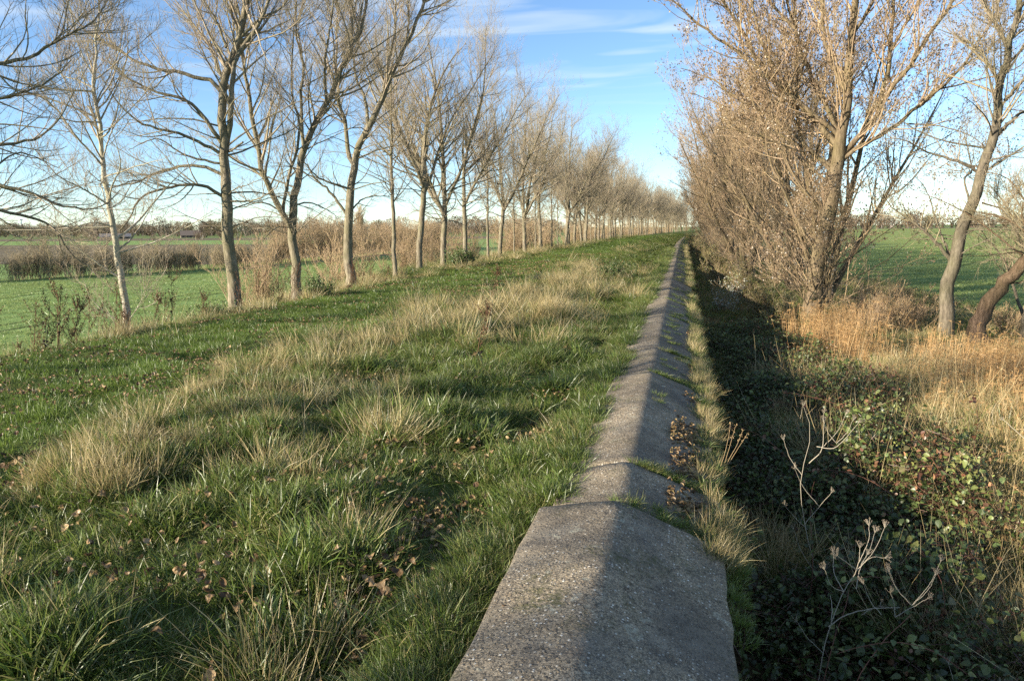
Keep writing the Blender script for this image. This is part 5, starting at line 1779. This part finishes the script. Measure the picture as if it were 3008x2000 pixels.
def umbel_plant(seed, s, lines, heads, label, loc, rz):
    global rng
    rng = r = np.random.default_rng(seed)
    o = empty('dead_umbel_plant', loc, rz)
    tag(o, label, 'plant', None)
    C = (.38, .33, .25)
    lines = list(lines); heads = dict(heads)
    for q_ in range(9):
        src = lines[int(r.integers(0, min(4, len(lines))))][0]
        i_ = int(r.integers(1, len(src) - 1)); p_ = src[i_]; sx = r.choice([-1, 1]); ln = r.uniform(60, 150)
        lines.append(([p_, (p_[0] + sx * ln * .45, p_[1] - ln * .6), (p_[0] + sx * ln * .7, p_[1] - ln * 1.25)], .0032, .0016))
        heads[len(lines) - 1] = int(r.integers(5, 9))
    for j, (pts, r0, r1) in enumerate(lines):
        g_ = Geo()
        P_, R_ = limb_set([(Z1(pts, b5), r0 * .72, r1 * .7)], 14, s, .12, .0012)
        g_.tubes(P_, R_, 6, np.array([C]))
        obj('stem' if j == 0 else 'side_stem', g_.mesh('stem', [MAT['stalk']]), o)
        tip = P_[0, -1]; d0 = norm(P_[0, -1] - P_[0, -3])
        if j in heads:
            n = heads[j] + 4
            g_ = Geo()
            dd = norm(d0 * 1.1 + norm(r.normal(size=(n, 3))) * .75)
            Pr, Rr = grow(np.repeat(tip[None], n, 0), dd, r.uniform(.022, .045, n), np.full(n, .0011), np.full(n, .0007), 4, .05, .4)
            g_.tubes(Pr, Rr, 3, np.tile(C, (n, 1)))
            m = 5
            p = np.repeat(Pr[:, -1], m, 0)
            d3 = norm(np.repeat(dd, m, 0) + r.normal(0, .6, (n * m, 3)))
            Pq, Rq = grow(p, d3, np.full(n * m, .008), np.full(n * m, .0006), np.full(n * m, .0012), 3, .05, 0)
            g_.tubes(Pq, Rq, 3, np.tile((.27, .22, .16), (n * m, 1)))
            obj('umbel', g_.mesh('umbel', [MAT['stalk']]), o)
    return o


umbel_plant(701, .00150, [([(605, 1640), (625, 1400), (650, 1265), (690, 1120), (735, 1020), (740, 930)], .0065, .003),
    ([(640, 1280), (700, 1230), (760, 1205), (830, 1190), (900, 1180)], .0045, .0025), ([(880, 1190), (935, 1130), (985, 1080)], .004, .002), ([(880, 1190), (870, 1120), (855, 1070)], .004, .002),
    ([(735, 1020), (700, 960), (660, 900)], .004, .002), ([(735, 1020), (780, 960), (830, 950)], .004, .002), ([(690, 1120), (650, 1060), (645, 1000)], .004, .002), ([(735, 1000), (770, 900), (770, 850)], .004, .002),
    ([(650, 1265), (650, 1220), (640, 1190)], .004, .002), ([(760, 1205), (800, 1150), (820, 1110)], .0035, .002), ([(735, 1100), (745, 1030), (770, 985)], .0035, .002)],
    {2: 8, 3: 7, 4: 8, 5: 8, 6: 7, 7: 8, 0: 7, 9: 6, 10: 6}, 'pale dead branching umbel plant, the biggest one at lower right', (1.36, 4.75, -1.25), -.2)
umbel_plant(702, .0019, [([(640, 1640), (640, 1300), (600, 1120), (570, 900), (600, 720), (570, 600)], .005, .0022), ([(595, 850), (640, 780), (640, 640)], .005, .002), ([(620, 780), (690, 760), (760, 640)], .004, .002), ([(590, 1100), (640, 1020), (680, 960)], .004, .002)],
    {0: 6, 1: 7, 2: 6, 3: 5}, 'thin pale dead umbel plant standing behind the biggest one', (1.5, 5.9, -1.5), -.2)
umbel_plant(703, .0016, [([(830, 1640), (850, 1520), (870, 1440), (830, 1330)], .007, .004), ([(850, 1520), (950, 1400), (1040, 1330)], .005, .002), ([(870, 1440), (930, 1330), (920, 1230)], .005, .002), ([(860, 1480), (780, 1400), (790, 1290)], .004, .002), ([(930, 1500), (990, 1440), (1060, 1420)], .003, .002)],
    {0: 9, 1: 8, 2: 8, 3: 9}, 'low pale dead umbel plant at the bottom edge right of the biggest one', (1.72, 4.35, -1.35), -.2)
umbel_plant(704, .0021, [([(700, 1560), (760, 1340), (900, 1190), (1060, 1060), (1130, 1010)], .008, .003), ([(900, 1190), (930, 1080), (920, 1010)], .004, .002), ([(760, 1340), (730, 1220), (740, 1130)], .004, .002)],
    {0: 6, 1: 6, 2: 5}, 'dead branching stalk leaning left in the dry grass at the right edge', (3.9, 7.0, -1.3), 2.6)
# four grass-like seed stalks that stand up at the coping's right edge
for k in range(4):
    rng = np.random.default_rng(720 + k)
    g_ = Geo()
    P_, R_ = grow(np.array([[0, 0, 0.]]), np.array([[.25 + .08 * k, .2, 1.]]), np.array([.42 - .04 * k]), np.array([.0022]), np.array([.0012]), 9, .04, .1)
    g_.tubes(P_, R_, 4, np.array([[.34, .24, .13]]))
    o = empty('dry_stalk', (.66 + .03 * k, 6.05 + .10 * k, -.32)); tag(o, 'thin dry seed stalk standing up from the right edge of the wall', 'weed', 'dry stalks on the wall edge')
    obj('stem', g_.mesh('stem', [MAT['stalk']]), o)
    gs = Geo()
    p = np.repeat(P_[0, -3:], 9, 0) + rng.normal(0, .006, (27, 3))
    gs.leaves(p, rng.uniform(.008, .014, 27), pick(np.array([(.38, .27, .15), (.30, .2, .1)]), 27, rng), None, .5, .2)
    part('seed_heads', gs.mesh('seed_heads', [MAT['stalk']], False), o)
